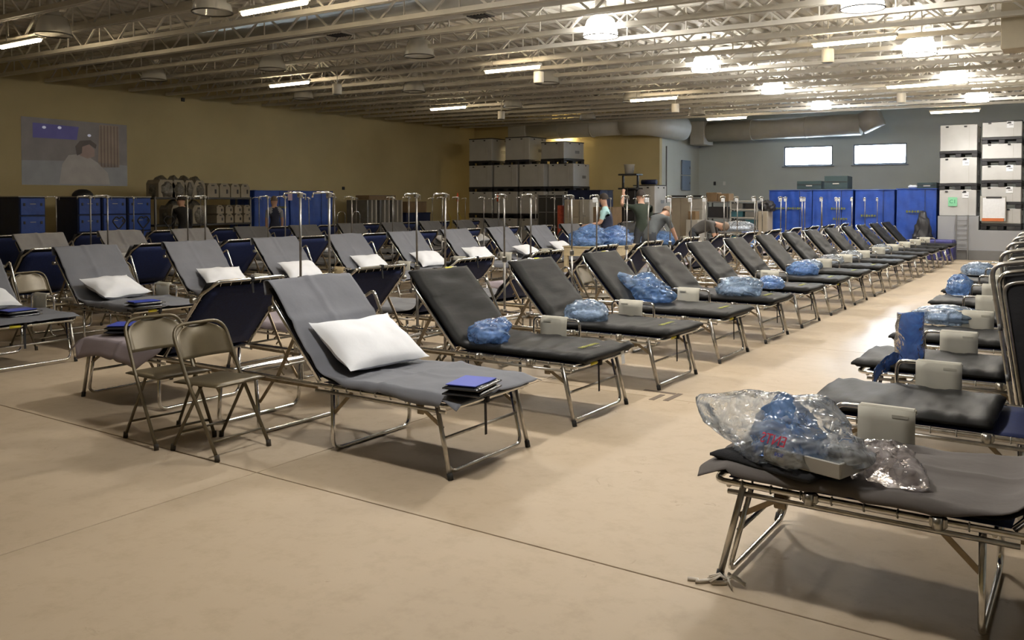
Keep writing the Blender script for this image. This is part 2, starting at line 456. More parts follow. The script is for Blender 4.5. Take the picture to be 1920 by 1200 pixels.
tc_me = chord(lambda X: zd(X) - .065, XL + .02, XR - .02, .055, .06).mesh('top_chord', WHITEM)
PIT = 1.02
def web_bars():
    L = []; x = XL + .5
    while x + PIT < XR - .4:
        L.append((x, x + PIT / 2, True)); L.append((x + PIT / 2, x + PIT, False)); L.append((x + PIT / 2, x + PIT / 2, None)); x += PIT
    return L
def bar_pts(b_):
    xa, xb, upw = b_
    if upw is None: return (xa, 0, zc(xa) + .04), (xa, 0, zd(xa) - .03)
    return ((xa, 0, zc(xa) + .03), (xb, 0, zd(xb) - .04)) if upw else ((xa, 0, zd(xa) - .04), (xb, 0, zc(xb) + .03))
mb = MB()
for b_ in web_bars():
    a, c = bar_pts(b_); mb.bar(a, c, .030 if b_[2] is not None else .018, .030 if b_[2] is not None else .018, (0, 1, 0))
web_me = mb.mesh('web', WHITEM)
dl = (Vector(bar_pts((0, PIT / 2, True))[1]) - Vector(bar_pts((0, PIT / 2, True))[0])).length
bar_me = MB().box((dl / 2, 0, 0), (dl, .03, .03)).mesh('web_bar', WHITEM)
vb_me = MB().box((.215, 0, 0), (.43, .018, .018)).mesh('web_bar', WHITEM)
for k in range(-12, 19):
    Y = JY0 + JDY * k
    j = link('joist', bc_me, ceiling, (0, Y, 0))
    link('top_chord', tc_me, j)
    if k in (1, 2, 3, 4):        # the joists seen nearest: every web bar is its own piece
        cnt = 0
        for b_ in web_bars():
            a, c = Vector(bar_pts(b_)[0]), Vector(bar_pts(b_)[1])
            if not (-13.2 < a.x < -2.0): continue
            d = c - a
            link('web_bar', bar_me if b_[2] is not None else vb_me, j, a, (0, -math.atan2(d.z, d.x), 0))
        mb = MB()
        for b_ in web_bars():
            a, c = bar_pts(b_)
            if -13.2 < a[0] < -2.0: continue
            mb.bar(a, c, .030 if b_[2] is not None else .018, .022, (0, 1, 0))
        w = part('web', mb, WHITEM, j); w['kind'] = 'stuff'
    else:
        w = link('web', web_me, j); w['kind'] = 'stuff'
GIRD = mat('cream_girder_paint', (.55, .49, .37), .6, var=.06)
struct('trim_1', MB().box((-.78, 14.55, 4.25), (.84, .5, .98), .01), GIRD)      # cream casing where the joists end

# cross duct above the joists with diffusers
dY = JY0 + JDY * 2.5
duct = thing('ceiling_duct', 'round pale supply duct threaded between the roof joists with square diffusers', 'duct', (0, dY, 0))
part('tube', MB().tube([(-15.5, 0, zc(-15) + .26), (-3.2, 0, zc(-4) + .26)], .20, 20), DUCTM, duct)
for px, py in ((905, 10), (640, 40), (1215, -22)):
    p = on_y(px, py, dY)
    d = part('diffuser', MB().box((p.x, -.05, zc(p.x) + .09), (.42, .30, .10), .01), DUCTM, duct)
    for q in range(6): part('louvre', MB().box((p.x - .15 + .06 * q, -.05, zc(p.x) + .035), (.028, .24, .015)), BLACKP, d)

# ---------------------------------------------------------------- lamps
TUBEM = mat('lit_fluorescent_tube', (1, .9, .7), .5, emit=((1.0, .80, .52), TUBE_E))
BULB = mat('lit_lamp_glass', (1, 1, 1), .3, emit=((1.0, .96, .90), 42.0))
HOUSING = mat('lamp_housing', (.55, .53, .48), .5)
RIM = mat('dark_lamp_rim', (.09, .08, .07), .4, .5)
prof = [(.10, .29), (.165, .285), (.205, .25), (.245, .13), (.265, 0)]
refl_lit = MB().lathe(prof[::-1] + [(.02, .30)], 24, cap=False).mesh('reflector', BULB)
refl_off = MB().lathe(prof, 24, cap=False).mesh('reflector', GLASSW)
rim_me = MB().tube([(.268 * math.cos(2 * PI * k / 28), .268 * math.sin(2 * PI * k / 28), 0) for k in range(28)], .010, 6, closed=True).mesh('rim', RIM)
hous_me = MB().lathe([(.02, .62), (.06, .62), (.06, .56), (.09, .54), (.09, .38), (.07, .36), (.05, .30)], 16).mesh('housing', HOUSING)
hook_me = MB().tube([(0, 0, .60), (0, 0, .625)], .012, 6).mesh('hanger', HOUSING)
cap_me = MB().lathe([(.11, .34), (.11, .28), (.05, .26)], 16).mesh('socket', HOUSING)
LX = [-2.55, -6.35, -9.95, -13.5, -17.0]; LY = [-.75, 3.43, 7.62, 11.93, 16.2, 20.4, 24.65]
def high_bay(x, y, lit, lab, grp):
    t = thing('high_bay_lamp', lab, 'ceiling lamp', (x, y - .10, zc(x) - .11), 0, grp)
    link('reflector', refl_lit if lit else refl_off, t); link('rim', rim_me, t); link('socket', cap_me, t)
    h = link('housing', hous_me, t); link('hanger', hook_me, h)
    if lit:
        l = bpy.data.lights.new('high_bay_light', 'SPOT'); l.spot_size = R(150); l.spot_blend = .6; l.energy = HID_W; l.color = (1.0, .96, .90); l.shadow_soft_size = .13
        link('high_bay_light', l, t, (0, 0, -.10))
for i, x in enumerate(LX):
    for j, y in enumerate(LY):
        if i >= 3 and j == 0: continue
        if i == 4 and j > 4: continue
        lit = i < 2 and j > (0 if i == 0 else 1)
        dyy = -.25 * max(0, i - 2)
        where = ['above the open aisle', 'above the navy cot backs', 'above the pillow cots', 'above the pale-sheeted cots', 'above the left-wall cots'][i]
        high_bay(x, y + dyy, lit, ('lit white-glowing' if lit else 'unlit clear-glass') + ' high-bay lamp %s, %s from the back wall' % (where, ORD[len(LY) - 1 - j]),
                 'lit high-bay lamps' if lit else 'unlit high-bay lamps')
# fluorescent strips
tube_px = [(1600, 78), (1720, 160), (1790, 209), (960, 130), (1225, 186), (1362, 222), (542, 158), (840, 203), (38, 82), (513, 15)]
strip_h = MB().box((0, 0, .045), (1.28, .10, .05), .008).mesh('housing', WHITEM)
strip_t = MB().tube([(-.60, 0, 0), (.60, 0, 0)], .032, 8).mesh('tube', TUBEM)
strip_w = MB().tube([(-.45, 0, .06), (-.45, 0, .68)], .006, 5).tube([(.45, 0, .06), (.45, 0, .68)], .006, 5).mesh('hanger', HOUSING)
strips = []
for px, py in tube_px:
    p = on_z(px, py, 4.06); z = 4.06 + .010 * (-6 - p.x) if p.x < -12 else 4.06
    p = on_z(px, py, z); strips.append(p)
strips += [Vector((-3.2, 7.4, 4.06))]
for i, p in enumerate(strips):
    c_ = 0 if p.x > -6 else 1 if p.x > -11.5 else 2
    n_ = sum(1 for q in strips if abs(q.x - p.x) < 2.2 and q.y > p.y)
    t = thing('strip_light', 'glowing warm fluorescent strip %s, %s from the back wall' % (('over the aisle cots', 'over the pillow cots', 'over the left-wall cots')[c_], ORD[n_]), 'strip light', p, 0, 'lit fluorescent strips')
    h = link('housing', strip_h, t); link('hanger', strip_w, h); link('tube', strip_t, t)
    hz = zc(p.x) - p.z
# white cylindrical cans
for px, py in ((1552, 105), (1010, 145), (632, 167), (1690, 184), (1266, 203), (940, 216)):
    p = on_z(px, py, 3.98)
    c_ = 0 if p.x > -6 else 1 if p.x > -11.5 else 2
    t = thing('ceiling_can', 'white cylindrical can hanging beside the %s fluorescent strip %s' % (ORD[1 if p.y < 17 else 0] if c_ != 9 else '', ('over the aisle cots', 'over the pillow cots', 'over the left-wall cots')[c_]), 'loudspeaker', (p.x, p.y, 3.98), 0, 'white ceiling cans')
    part('can', MB().lathe([(.095, -.11), (.10, -.10), (.10, .10), (.095, .11)], 18), WHITEM, t)
    part('stem', MB().tube([(0, 0, .10), (0, 0, .76)], .012, 6), WHITEM, t)
    part('grille', MB().lathe([(.08, -.116), (.08, -.111)], 16), GREYM, t)

# large round ducts along the back walls
t = thing('wall_duct', 'large pale round duct with boxed end under the ceiling by the cream back wall', 'duct', (0, 27.2, 0))
part('end_box', MB().box((-17.9, 0, 4.17), (.75, .80, .72), .01), DUCTM, t)
part('tube', MB().tube([(-17.6, 0, 4.17), (-13.6, 0, 4.22)], .36, 24), DUCTM, t)
part('elbow', MB().tube(fillet([(-13.7, 0, 4.22), (-12.9, 0, 4.22), (-12.2, 1.7, 4.1)], .6, 6), .40, 24), DUCTM, t)
for x in (-16.2, -14.9): part('seam', MB().tube([(x, 0, 4.185), (x + .03, 0, 4.185)], .372, 24), DUCTM, t)
t = thing('wall_duct', 'wide round duct with mitred open end above the two bright windows', 'duct', (0, 30.6, 0))
part('tube', MB().tube([(-12.1, 0, 4.10), (-6.6, 0, 4.12)], .36, 24), DUCTM, t)
e = part('mitre', MB().tube([(-6.62, 0, 4.12), (-6.0, 0, 4.40)], .355, 24), DUCTM, t)
part('collar', MB().box((-12.2, 0, 4.05), (.55, .9, .85), .02), DUCTM, t)
for x in (-10.3, -8.4): part('seam', MB().tube([(x, 0, 4.11), (x + .03, 0, 4.11)], .372, 24), DUCTM, t)
single('wall_conduit', MB().tube([(XS + .02, YB + .55, 1.5), (XS + .02, YB + .55, 3.5)], .02, 6), GREYM, 'thin vertical conduit on the pale step wall', 'pipe')
single('wall_conduit', MB().tube([on_y(1077, 278, YB - .02), on_y(1078, 345, YB - .02)], .03, 6), GREYM, 'vertical rail fixed on the cream back wall beside the stacked crates', 'pipe')
p = on_x(1278, 300, XS + .03); q = on_x(1293, 357, XS + .03)
PANELB = mat('blue_grey_panel', (.20, .26, .36), .5, .2)
t = thing('breaker_panel', 'tall blue-grey electrical panel on the pale step wall', 'electrical panel', (XS + .04, (p.y + q.y) / 2, 0))
for a, c in ((p.z, (p.z + q.z) / 2 + .02), ((p.z + q.z) / 2 - .02, q.z)):
    d = part('door', MB().box((0, 0, (a + c) / 2), (.06, q.y - p.y, a - c), .008), PANELB, t)
    part('latch', MB().box((.035, (q.y - p.y) * .38, (a + c) / 2), (.015, .03, .08)), GREYM, d)
for px, py, lab in ((343, 187, 'small dark sensor high on the cream left wall'), (644, 353, 'small dark switch plate low on the cream left wall')):
    p = on_x(px, py, XL + .02)
    single('wall_sensor', MB().box((0, 0, 0), (.05, .10, .10), .01), BLACKP, lab, 'sensor', p)
for px, lab in ((1340, 'dark switch plate on the far stone wall'), (1358, 'white switch plate on the far stone wall')):
    p = on_y(px, 344, YF - .01)
    single('switch_plate', MB().box((0, 0, 0), (.09, .02, .14), .005), BLACKP if px < 1350 else WHITEP, lab, 'switch', p)

# the film projected on the left wall: a flat picture
y0, y1 = on_x(40, 300, XL).y, on_x(238, 300, XL).y
z0, z1 = 1.955, 3.54
def lit(name, c, e=.35): return mat('projection_' + name, c, .9, emit=(c, e * .55), var=.15, vscale=2.5)
t = thing('projected_picture', 'faint projected film picture of a seated figure on the cream left wall', 'projection', (XL + .004, 0, 0))
def flat(name, pts, m, k):
    w, h = y1 - y0, z1 - z0
    poly = [(y0 + a * w, z0 + b_ * h) for a, b_ in pts]
    part(name, MB().prism(poly, 0, 0, .004 + .002 * k), m, t)
flat('backdrop', [(0, 0), (1, 0), (1, .985), (0, 1)], lit('ground', (.22, .20, .19), .22), 0)
flat('stage_glow', [(.10, .70), (.50, .70), (.52, .90), (.10, .92)], lit('violet', (.13, .12, .30), .25), 1)
flat('lower_haze', [(.0, .0), (1, 0), (1, .33), (.6, .38), (0, .36)], lit('haze', (.27, .27, .27), .22), 1)
flat('curtain', [(.70, .28), (.92, .30), (.91, .96), (.72, .96)], lit('curtain', (.28, .22, .17), .22), 1)
flat('figure_coat', [(.33, .02), (.82, .02), (.80, .20), (.70, .36), (.62, .44), (.50, .48), (.42, .46), (.36, .32)], lit('coat', (.34, .31, .28), .25), 2)
flat('figure_face', [(.53, .46), (.60, .42), (.67, .46), (.67, .56), (.62, .64), (.54, .62)], lit('face', (.30, .22, .19), .25), 3)
flat('figure_hair', [(.50, .46), (.545, .50), (.55, .60), (.62, .645), (.68, .58), (.69, .64), (.63, .71), (.53, .69), (.485, .60)], lit('hair', (.13, .11, .10), .2), 4)
for a, b_ in ((.20, .86), (.34, .87), (.62, .78)): flat('spotlight', [(a + .018 * math.cos(q), b_ + .022 * math.sin(q)) for q in [i * PI / 4 for i in range(8)]], lit('spot', (.55, .55, .65), .6), 3)
for q in range(6): flat('curtain_fold', [(.73 + .033 * q, .30), (.742 + .033 * q, .30), (.742 + .033 * q, .95), (.73 + .033 * q, .95)], lit('fold', (.20, .15, .12), .2), 2)
t = thing('wall_lamp', 'small warm lamp glowing behind the round duct on the cream back wall', 'wall lamp', (on_y(1052, 262, 27.8).x, 27.85, 4.02))
part('housing', MB().box((0, .10, 0), (.70, .10, .10), .01), WHITEM, t)
part('tube', MB().tube([(-.32, 0, -.01), (.32, 0, -.01)], .03, 8), mat('lit_warm_tube', (1, .85, .55), .5, emit=((1.0, .78, .42), 150.0)), t)

# ---------------------------------------------------------------- cots
# local frame: x from the foot end (0) to the head end (1.9), y across, z up
HU, HZ = 1.10, .435                     # backrest hinge
BD = Vector((.51, 0, .565)).normalized()   # along the backrest
BN = Vector((-BD.z, 0, BD.x))           # towards the occupant
BL = .775
def bk(s, y=0, off=0): return Vector((HU, y, HZ)) + BD * s + BN * off

def cot_frame_meshes():
    P = {}
    loop = fillet([(.0, -.40, .42), (1.9, -.40, .42), (1.9, .40, .42), (.0, .40, .42)], .07, 5, True)
    P['frame'] = MB().tube(loop, .0135, 8, closed=True).mesh('frame', CHROME)
    for s in (-1, 1): P['lower_rail%d' % s] = MB().tube([(.06, s * .40, .383), (1.12, s * .40, .383)], .0105, 6).mesh('lower_rail', STEEL)
    for q, u in enumerate((.06, 1.04, 1.84)): P['cross_tube%d' % q] = MB().tube([(u, -.395, .405), (u, .395, .405)], .0105, 6).mesh('cross_tube', STEEL)
    def deck(a, b_): return Vector((.05 + 1.04 * a, (b_ - .5) * .72, .432 - .018 * math.sin(PI * b_)))
    P['canvas'] = MB().grid(deck, 4, 6, .004).mesh('canvas', NAVY)
    P['backrest_canvas'] = MB().grid(lambda a, b_: bk(.03 + .69 * a, (b_ - .5) * (.72 - .10 * max(0, a - .85) / .15), -.012 * math.sin(PI * b_) * math.sin(PI * a)), 8, 6, .005).mesh('backrest_canvas', NAVY)
    u_ = [bk(0, -.385), bk(BL - .12, -.385), bk(BL, -.30), bk(BL, .30), bk(BL - .12, .385), bk(0, .385)]
    P['backrest_frame'] = MB().tube(fillet(u_, .05, 4), .0135, 8).mesh('backrest_frame', CHROME)
    hk = MB()
    for k in range(7):
        y = -.27 + .09 * k; hk.tube([bk(BL + .012, y), bk(BL - .065, y + .012)], .0045, 5)
    for s in (-1, 1):
        for k in range(7):
            q = .08 + .085 * k; hk.tube([bk(q, s * .40), bk(q + .012, s * .335)], .0045, 5)
    P['backrest_hooks'] = hk.mesh('backrest_hooks', CHROME)
    sp = MB()
    for s in (-1, 1):
        for k in range(8):
            u = .12 + .12 * k; c = Vector((u, s * .40, .42))
            sp.tube([c + Vector((0, .0165 * math.cos(2 * PI * q / 8), .0165 * math.sin(2 * PI * q / 8))) for q in range(8)], .0035, 4, closed=True)
    P['lacing'] = sp.mesh('lacing', STEEL)
    for s in (-1, 1):
        for q, u in enumerate((.40, .86)): P['bracket%d%d' % (s, q)] = MB().box((u, s * .408, .42), (.06, .034, .044), .008).lathe([(.010, -.022), (.018, -.022), (.018, .022), (.010, .022)], 10, (u, s * .430, .42)).mesh('bracket', STEEL)
    # foot legs: two straight posts, a U tube between them, a cross bar
    for s in (-1, 1):
        P['leg%d' % s] = MB().tube([(.13, s * .40, .43), (.03, s * .405, .025)], .014, 8).mesh('leg', STEEL)
    P['leg_loop'] = MB().tube(fillet([(.15, -.375, .40), (.055, -.375, .03), (.055, .375, .03), (.15, .375, .40)], .07, 5), .0115, 8).mesh('leg_loop', CHROME)
    for s in (-1, 1): P['foot_cap%d' % s] = MB().tube([(.033, s * .405, .04), (.024, s * .405, 0)], .017, 8).mesh('foot_cap', RUBBER)
    P['cross_bar'] = MB().tube([(.10, -.38, .22), (.10, .38, .22)], .010, 8).mesh('cross_bar', STEEL)
    P['mid_leg'] = MB().tube(fillet([(1.00, -.37, .40), (1.00, -.37, .0135), (1.00, .37, .0135), (1.00, .37, .40)], .075, 6), .0135, 8).mesh('leg_loop', CHROME)
    P['head_leg'] = MB().tube(fillet([(1.74, -.37, .41), (1.70, -.37, .0135), (1.70, .37, .0135), (1.74, .37, .41)], .075, 6), .0135, 8).mesh('leg_loop', CHROME)
    for s in (-1, 1):
        P['brace%d0' % s] = MB().bar((.10, s * .375, .28), (.30, s * .375, .40), .022, .006).box((.27, s * .375, .37), (.05, .012, .06), .004).mesh('brace', RATCH)
        P['brace%d1' % s] = MB().bar((1.00, s * .36, .24), (.84, s * .36, .395), .022, .006).mesh('brace', RATCH)
        P['brace%d2' % s] = MB().bar((1.71, s * .36, .22), (1.55, s * .36, .41), .022, .006).mesh('brace', RATCH)
        a, c = bk(.34, s * .40), Vector((1.50, s * .40, .40)); rt_ = MB().bar(a, c, .026, .007, (1, 0, 0))
        for k in range(4):
            q = a.lerp(c, .45 + .14 * k); rt_.bar(q, q + Vector((-.035, 0, -.03)), .012, .006, (1, 0, 1))
        P['ratchet%d' % s] = rt_.mesh('ratchet', RATCH)
        P['hinge_bar%d' % s] = MB().bar((1.12, s * .385, .40), (1.88, s * .385, .39), .022, .008).mesh('hinge_bar', RATCH)
        kp = bk(.60, s * .40); P['knob%d' % s] = MB().tube([kp + Vector((0, s * .005, 0)), kp + Vector((0, s * .045, 0))], .020, 10).mesh('knob', STEEL)
    st = MB().bar((.0, .10, .41), (-.005, .10, .20), .02, .004, (0, 1, 0)); st.box((0, .10, .425), (.05, .03, .06), .004)
    P['strap'] = st.mesh('strap', STRAP)
    st = MB(); kp = bk(BL, 0); st.box(kp, (.036, .03, .036), .004); st.bar(kp, kp - Vector((0, 0, .09)) + BD * 0 - BN * .02, .018, .004, (0, 1, 0))
    P['top_strap'] = st.mesh('strap', STRAP)
    P['foot_tape'] = MB().tube([(0, .14, .42), (0, .24, .42)], .0155, 8).mesh('foot_tape', YTAPE)
    P['tape'] = MB().tube([bk(BL, -.22), bk(BL, -.13)], .0150, 8).mesh('tape', YTAPE)
    return P
CF = cot_frame_meshes()
def guard_meshes(s, du=0.0):
    G = {}
    y = s * .43
    G['guard_rail'] = MB().tube(fillet([(.46 + du, y, .38), (.46 + du, y, .62), (.90 + du * 1.7, y, .62), (.90 + du * 1.7, y, .38)], .05, 5), .0115, 8).mesh('guard_rail', CHROME)
    def pouch(m, n_, u0=.57, u1=.82, zb=.40):
        p_ = MB(); u0 += du; u1 += du
        p_.box(((u0 + u1) / 2, y, .622), (u1 - u0, .040, .034), .008)
        p_.grid(lambda a, b_: Vector((u0 + (u1 - u0) * a, y - s * .022 - s * .006 * math.sin(PI * b_), .63 - (.63 - zb) * b_)), 4, 4, .006)
        p_.box(((u0 + u1) / 2 + .06, y - s * .03, .60), (.07, .006, .014), 0)
        return p_.mesh(n_, m)
    G['pouch'] = pouch(BEIGE, 'pouch'); G['card'] = pouch(TAN, 'pouch', .60, .78, .42)
    ya = s * .47
    G['arch'] = MB().tube(fillet([(1.18, ya, .40), (1.43, ya, .93), (1.60, ya, .84), (1.66, ya, .40)], .035, 4), .0125, 8).mesh('prop_bar', CHROME)
    G['arch_clip'] = MB().tube([(1.18, s * .39, .405), (1.18, ya, .405)], .011, 6).tube([(1.66, s * .39, .41), (1.66, ya, .41)], .011, 6).mesh('prop_bracket', STEEL)
    return G
GUARD = {1: guard_meshes(1), -1: guard_meshes(-1), 2: guard_meshes(1, -.17)}

def pad(path, half, th, nv=12, nt_=46, amp=.008, seed=0, edge=.03, sc=7.0):
    """soft slab along a path of (point, normal): rounded long edges, wrinkled top"""
    L = [0]
    for i in range(1, len(path)): L.append(L[-1] + (path[i][0] - path[i - 1][0]).length)
    def at(t):
        d = t * L[-1]
        for i in range(1, len(L)):
            if d <= L[i] + 1e-9:
                f = (d - L[i - 1]) / max(1e-9, L[i] - L[i - 1]); return path[i - 1][0].lerp(path[i][0], f), path[i - 1][1].lerp(path[i][1], f).normalized()
        return path[-1]
    ring = []
    for j in range(nv + 1): ring.append((-1 + 2 * j / nv, 1))
    for j in range(nv + 1): ring.append((1 - 2 * j / nv, 0))
    m = len(ring); vs = []
    for i in range(nt_ + 1):
        t = i / nt_; p, n_ = at(t); endf = min(1, min(t, 1 - t) * L[-1] / edge); endf = math.sqrt(max(0, 1 - (1 - endf) ** 2))
        for (a, top) in ring:
            ef = min(1, (1 - abs(a)) * half / edge); ef = math.sqrt(max(0, 1 - (1 - ef) ** 2))
            w = th * (.5 + (.5 if top else -.5) * (.25 + .75 * ef * endf))
            if top: w += amp * (nz((p.x * 1.5 + .5 * a * half, a * half * .35, p.z * 1.7), sc, seed) + .5 * nz((p.x * 1.5, a * half * .4 + p.x, p.z), sc * 2.0, seed + 3)) * ef
            vs.append(p + n_ * w + Vector((0, a * half + .006 * nz((p.x, a, 0), 5, seed), 0)))
    fs = []
    for i in range(nt_):
        for k in range(m): fs.append((i * m + k, (i + 1) * m + k, (i + 1) * m + (k + 1) % m, i * m + (k + 1) % m))
    fs += [tuple(range(m)), tuple(nt_ * m + k for k in range(m))[::-1]]
    return MB().add(vs, fs, True)
UP = Vector((0, 0, 1))
def cot_path(u0, s1, off=0.0, bend=.10):
    P_ = [(Vector((u0, 0, .437 + off)), UP), (Vector((HU - bend, 0, .437 + off)), UP)]
    for k in range(1, 6):
        f = k / 6
        a = Vector((HU - bend, 0, .437 + off)); c = Vector((HU + .02, 0, .437 + off)); e = bk(bend + .02, 0, .006 + off)
        P_.append((a * (1 - f) ** 2 + c * 2 * f * (1 - f) + e * f * f, (UP * (1 - f) + BN * f).normalized()))
    P_ += [(bk(bend + .02, 0, .006 + off), BN), (bk(s1, 0, .006 + off), BN)]
    return P_
def mattress_mesh(seed, amp=.012): return pad(cot_path(-.05, .755), .385, .066, 14, 80, amp, seed).mesh('mattress', VINYL)
MATT = [mattress_mesh(1, .017), mattress_mesh(2, .010), mattress_mesh(5, .013)]
FLATM = [pad([(Vector((-.05, 0, .437)), UP), (Vector((.88 + .1 * q, 0, .437)), UP)], .385, .06, 12, 36, .014, 11 + q).mesh('mattress', VINYL) for q in range(2)]
def print_mesh(m, rows, seed):
    rnd = random.Random(seed); mb_ = MB()
    for (u, y0_, y1_, h) in rows:
        y = y0_
        while y < y1_:
            w = rnd.uniform(.012, .022)
            mb_.box((u + rnd.uniform(-.004, .004), y, .5075), (h, w * .7, .002)); mb_.box((u + h * .3, y + w * .4, .5075), (h * .3, w, .002)); y += w + .008
    return mb_.mesh('lettering', m)
PRY = print_mesh(YPRINT, [(.14, -.13, .14, .040)], 4)
PRG = print_mesh(GPRINT, [(.07, -.04, .05, .022)], 7)

def sheet_mesh(seed, m, w=.47, top=.80, drop=.06, foot=-.06, flaps=.0, rough=1.0, back=True):
    """disposable drape over the whole cot: follows seat and backrest, edges hanging and rippled"""
    path = cot_path(foot, top, .05)
    pts = [p for p, n_ in path]; ns = [n_ for p, n_ in path]
    if back:      # over the top edge and down behind
        e = bk(top, 0, .056); pts += [e + BD * .02 - BN * .04, e - BN * .085 - BD * .06]; ns += [(BN + BD).normalized(), -BN]
    L = [0]
    for i in range(1, len(pts)): L.append(L[-1] + (pts[i] - pts[i - 1]).length)
    def at(t):
        d = t * L[-1]
        for i in range(1, len(L)):
            if d <= L[i] + 1e-9:
                f = (d - L[i - 1]) / max(1e-9, L[i] - L[i - 1]); return pts[i - 1].lerp(pts[i], f), ns[i - 1].lerp(ns[i], f).normalized()
        return pts[-1], ns[-1]
    def fn(a, b_):
        p, n_ = at(a); y = (b_ - .5) * 2; seat = max(0, min(1, (1.1 - p.x) / .25))
        hw = w * (1 + .035 * nz((p.x * 1.0, math.copysign(1, y), p.z), 2.2, seed + 5)) * (1 - .12 * (1 - seat))
        if a < .06: hw *= 1 + flaps * (1 - a / .06)
        yy = y * hw; over = max(0, abs(yy) - .40)
        z = -over * (1.1 + .7 * nz((p.x, y * .3, 0), 2.4, seed)) * (drop / .06) * (.4 + .6 * seat) * (.35 if a < .06 else 1)
        rip = .010 * rough * nz((p.x * 1.2, yy, p.z), 5, seed) + .012 * rough * nz((p.x, yy * .8, p.z * 1.3), 2.2, seed + 9)
        crease = .010 * rough * (max(0, 1 - abs(p.x - .56) / .04) + max(0, 1 - abs(yy - .03) / .035) * .8 + max(0, 1 - abs(p.z - .80) / .035) + .7 * max(0, 1 - abs(p.z - .60) / .03))
        q = p + n_ * (rip + crease)
        return Vector((q.x + .02 * nz((y, a, 1), 4, seed) * (1 if a < .05 else 0), math.copysign(min(abs(yy), .40 + over * .75), yy), q.z + z + (-.03 * (1 - a / .05) if a < .05 else 0)))
    return MB().grid(fn, 84, 38, .004).mesh('sheet', m)
SHT = {'g1': sheet_mesh(1, SHEETG, .445, flaps=.07, rough=1.35), 'g2': sheet_mesh(2, SHEETG, .45), 'g3': sheet_mesh(3, SHEETD, .44), 'l1': sheet_mesh(4, SHEETL, .46, rough=1.8), 'l2': sheet_mesh(8, SHEETL, .46, rough=1.6),
       'm1': sheet_mesh(6, SHEETM, .49, top=.30, drop=.09, flaps=.04, back=False, rough=1.4), 'd1': sheet_mesh(7, SHEETD, .45),
       'bg': sheet_mesh(13, SHEETD, .45, top=.70, back=False), 'bm': sheet_mesh(14, SHEETM, .46, top=.68, back=False)}
SHT['r1'] = sheet_mesh(12, SHEETB, .445, flaps=.10, rough=1.5, drop=.05)
under_me = pad(cot_path(-.02, .75), .375, .028, 8, 30, .004, 9).mesh('mattress', VINYL)
TAG = MB().box((-.045, -.20, .42), (.006, .045, .12), 0, Matrix.Rotation(R(6), 3, 'Y')).mesh('paper_tag', WHITEP)

def cot(X, Y, facing, cover, label, group, side=None, guard='pouch', arch=True, full=True, tagged=False, tape=False, flat=False):
    """facing +1: foot towards +X (head towards -X); -1: the other way. X = world x of the foot end, Y = centre"""
    t = thing('folding_cot', label, 'cot', (X, Y, 0), PI if facing > 0 else 0, group)
    s = side or (-1 if facing > 0 else 1)
    for k in CF:
        n_ = k.rstrip('-0123456789')
        if n_ in ('backrest_frame', 'backrest_canvas', 'backrest_hooks', 'lacing', 'strap', 'top_strap', 'tape', 'knob'): continue
        if n_ == 'bracket' and cover not in ('b', 'f', 'r1'): continue
        if n_ == 'foot_tape' and not tape: continue
        if not full and n_ in ('brace', 'bracket', 'cross_tube', 'hinge_bar', 'foot_cap'): continue
        link({'mid_leg': 'leg_loop', 'head_leg': 'leg_loop'}.get(n_, n_), CF[k], t)
    bf = link('backrest_frame', CF['backrest_frame'], t)
    link('backrest_canvas', CF['backrest_canvas'], t)
    if full:
        link('hooks', CF['backrest_hooks'], bf)['kind'] = 'stuff'; link('lacing', CF['lacing'], t)['kind'] = 'stuff'; link('knob', CF['knob1'], bf); link('knob', CF['knob-1'], bf); link('strap', CF['strap'], t); link('strap', CF['top_strap'], bf)
    if tape: link('tape', CF['tape'], bf)
    if guard:
        g = link('guard_rail', GUARD[s]['guard_rail'], t); link('pouch', GUARD[s][guard], g)
    if arch:
        a = link('prop_bar', GUARD[s]['arch'], t); link('prop_bracket', GUARD[s]['arch_clip'], a)
    if cover == 'b':
        m_ = link('mattress', MATT[(int(Y * 10)) % 3], t)
        if full: link('lettering', PRY, m_); link('lettering', PRG, m_)
    elif cover == 'f':
        link('mattress', FLATM[int(Y * 10) % 2], t)
    elif cover:
        link('mattress', under_me, t); link('sheet', SHT[cover], t)
    if tagged: link('paper_tag', TAG, t)
    return t

# IV poles clamped at the cot heads
pole_me = MB().tube([(0, 0, .18), (0, 0, .98)], .013, 8).mesh('outer_tube', POLEM)
pole2_me = MB().tube([(0, 0, .97), (0, 0, 1.645)], .0095, 8).mesh('inner_tube', POLEM)
parm_me = MB().tube([(0, 0, 1.645), (0, 0, 1.66), (-.0, -.16, 1.652), (0, -.17, 1.62)], .008, 6).mesh('hook_arm', CHROME)
phead_me = MB().box((0, 0, 1.64), (.035, .04, .04), .006).tube([(0, .01, 1.65), (0, .055, 1.645), (0, .055, 1.60)], .005, 6).mesh('hook_head', STEEL)
ptag_me = MB().box((0, -.05, 1.60), (.05, .035, .055), .004, Matrix.Rotation(R(10), 3, 'X')).mesh('tag', WHITEP)
pclamp_me = MB().box((0, 0, .97), (.04, .04, .06), .006).mesh('clamp', STEEL)
pclamp2_me = MB().box((0, -.02, .42), (.05, .075, .05), .006).mesh('rail_clamp', STEEL)
def iv_pole(x, y, lab, grp, tagd=False, rz=0, lean=0.0, h=1.0):
    t = thing('iv_pole', lab, 'IV pole', (x, y, 0), 0, grp)
    t.rotation_euler = (lean * .6, lean, rz); t.scale = (1, 1, h)
    link('outer_tube', pole_me, t); link('inner_tube', pole2_me, t); link('clamp', pclamp_me, t); link('rail_clamp', pclamp2_me, t)
    a = link('hook_arm', parm_me, t); link('hook_head', phead_me, a)
    if tagd: link('tag', ptag_me, a)
    return t

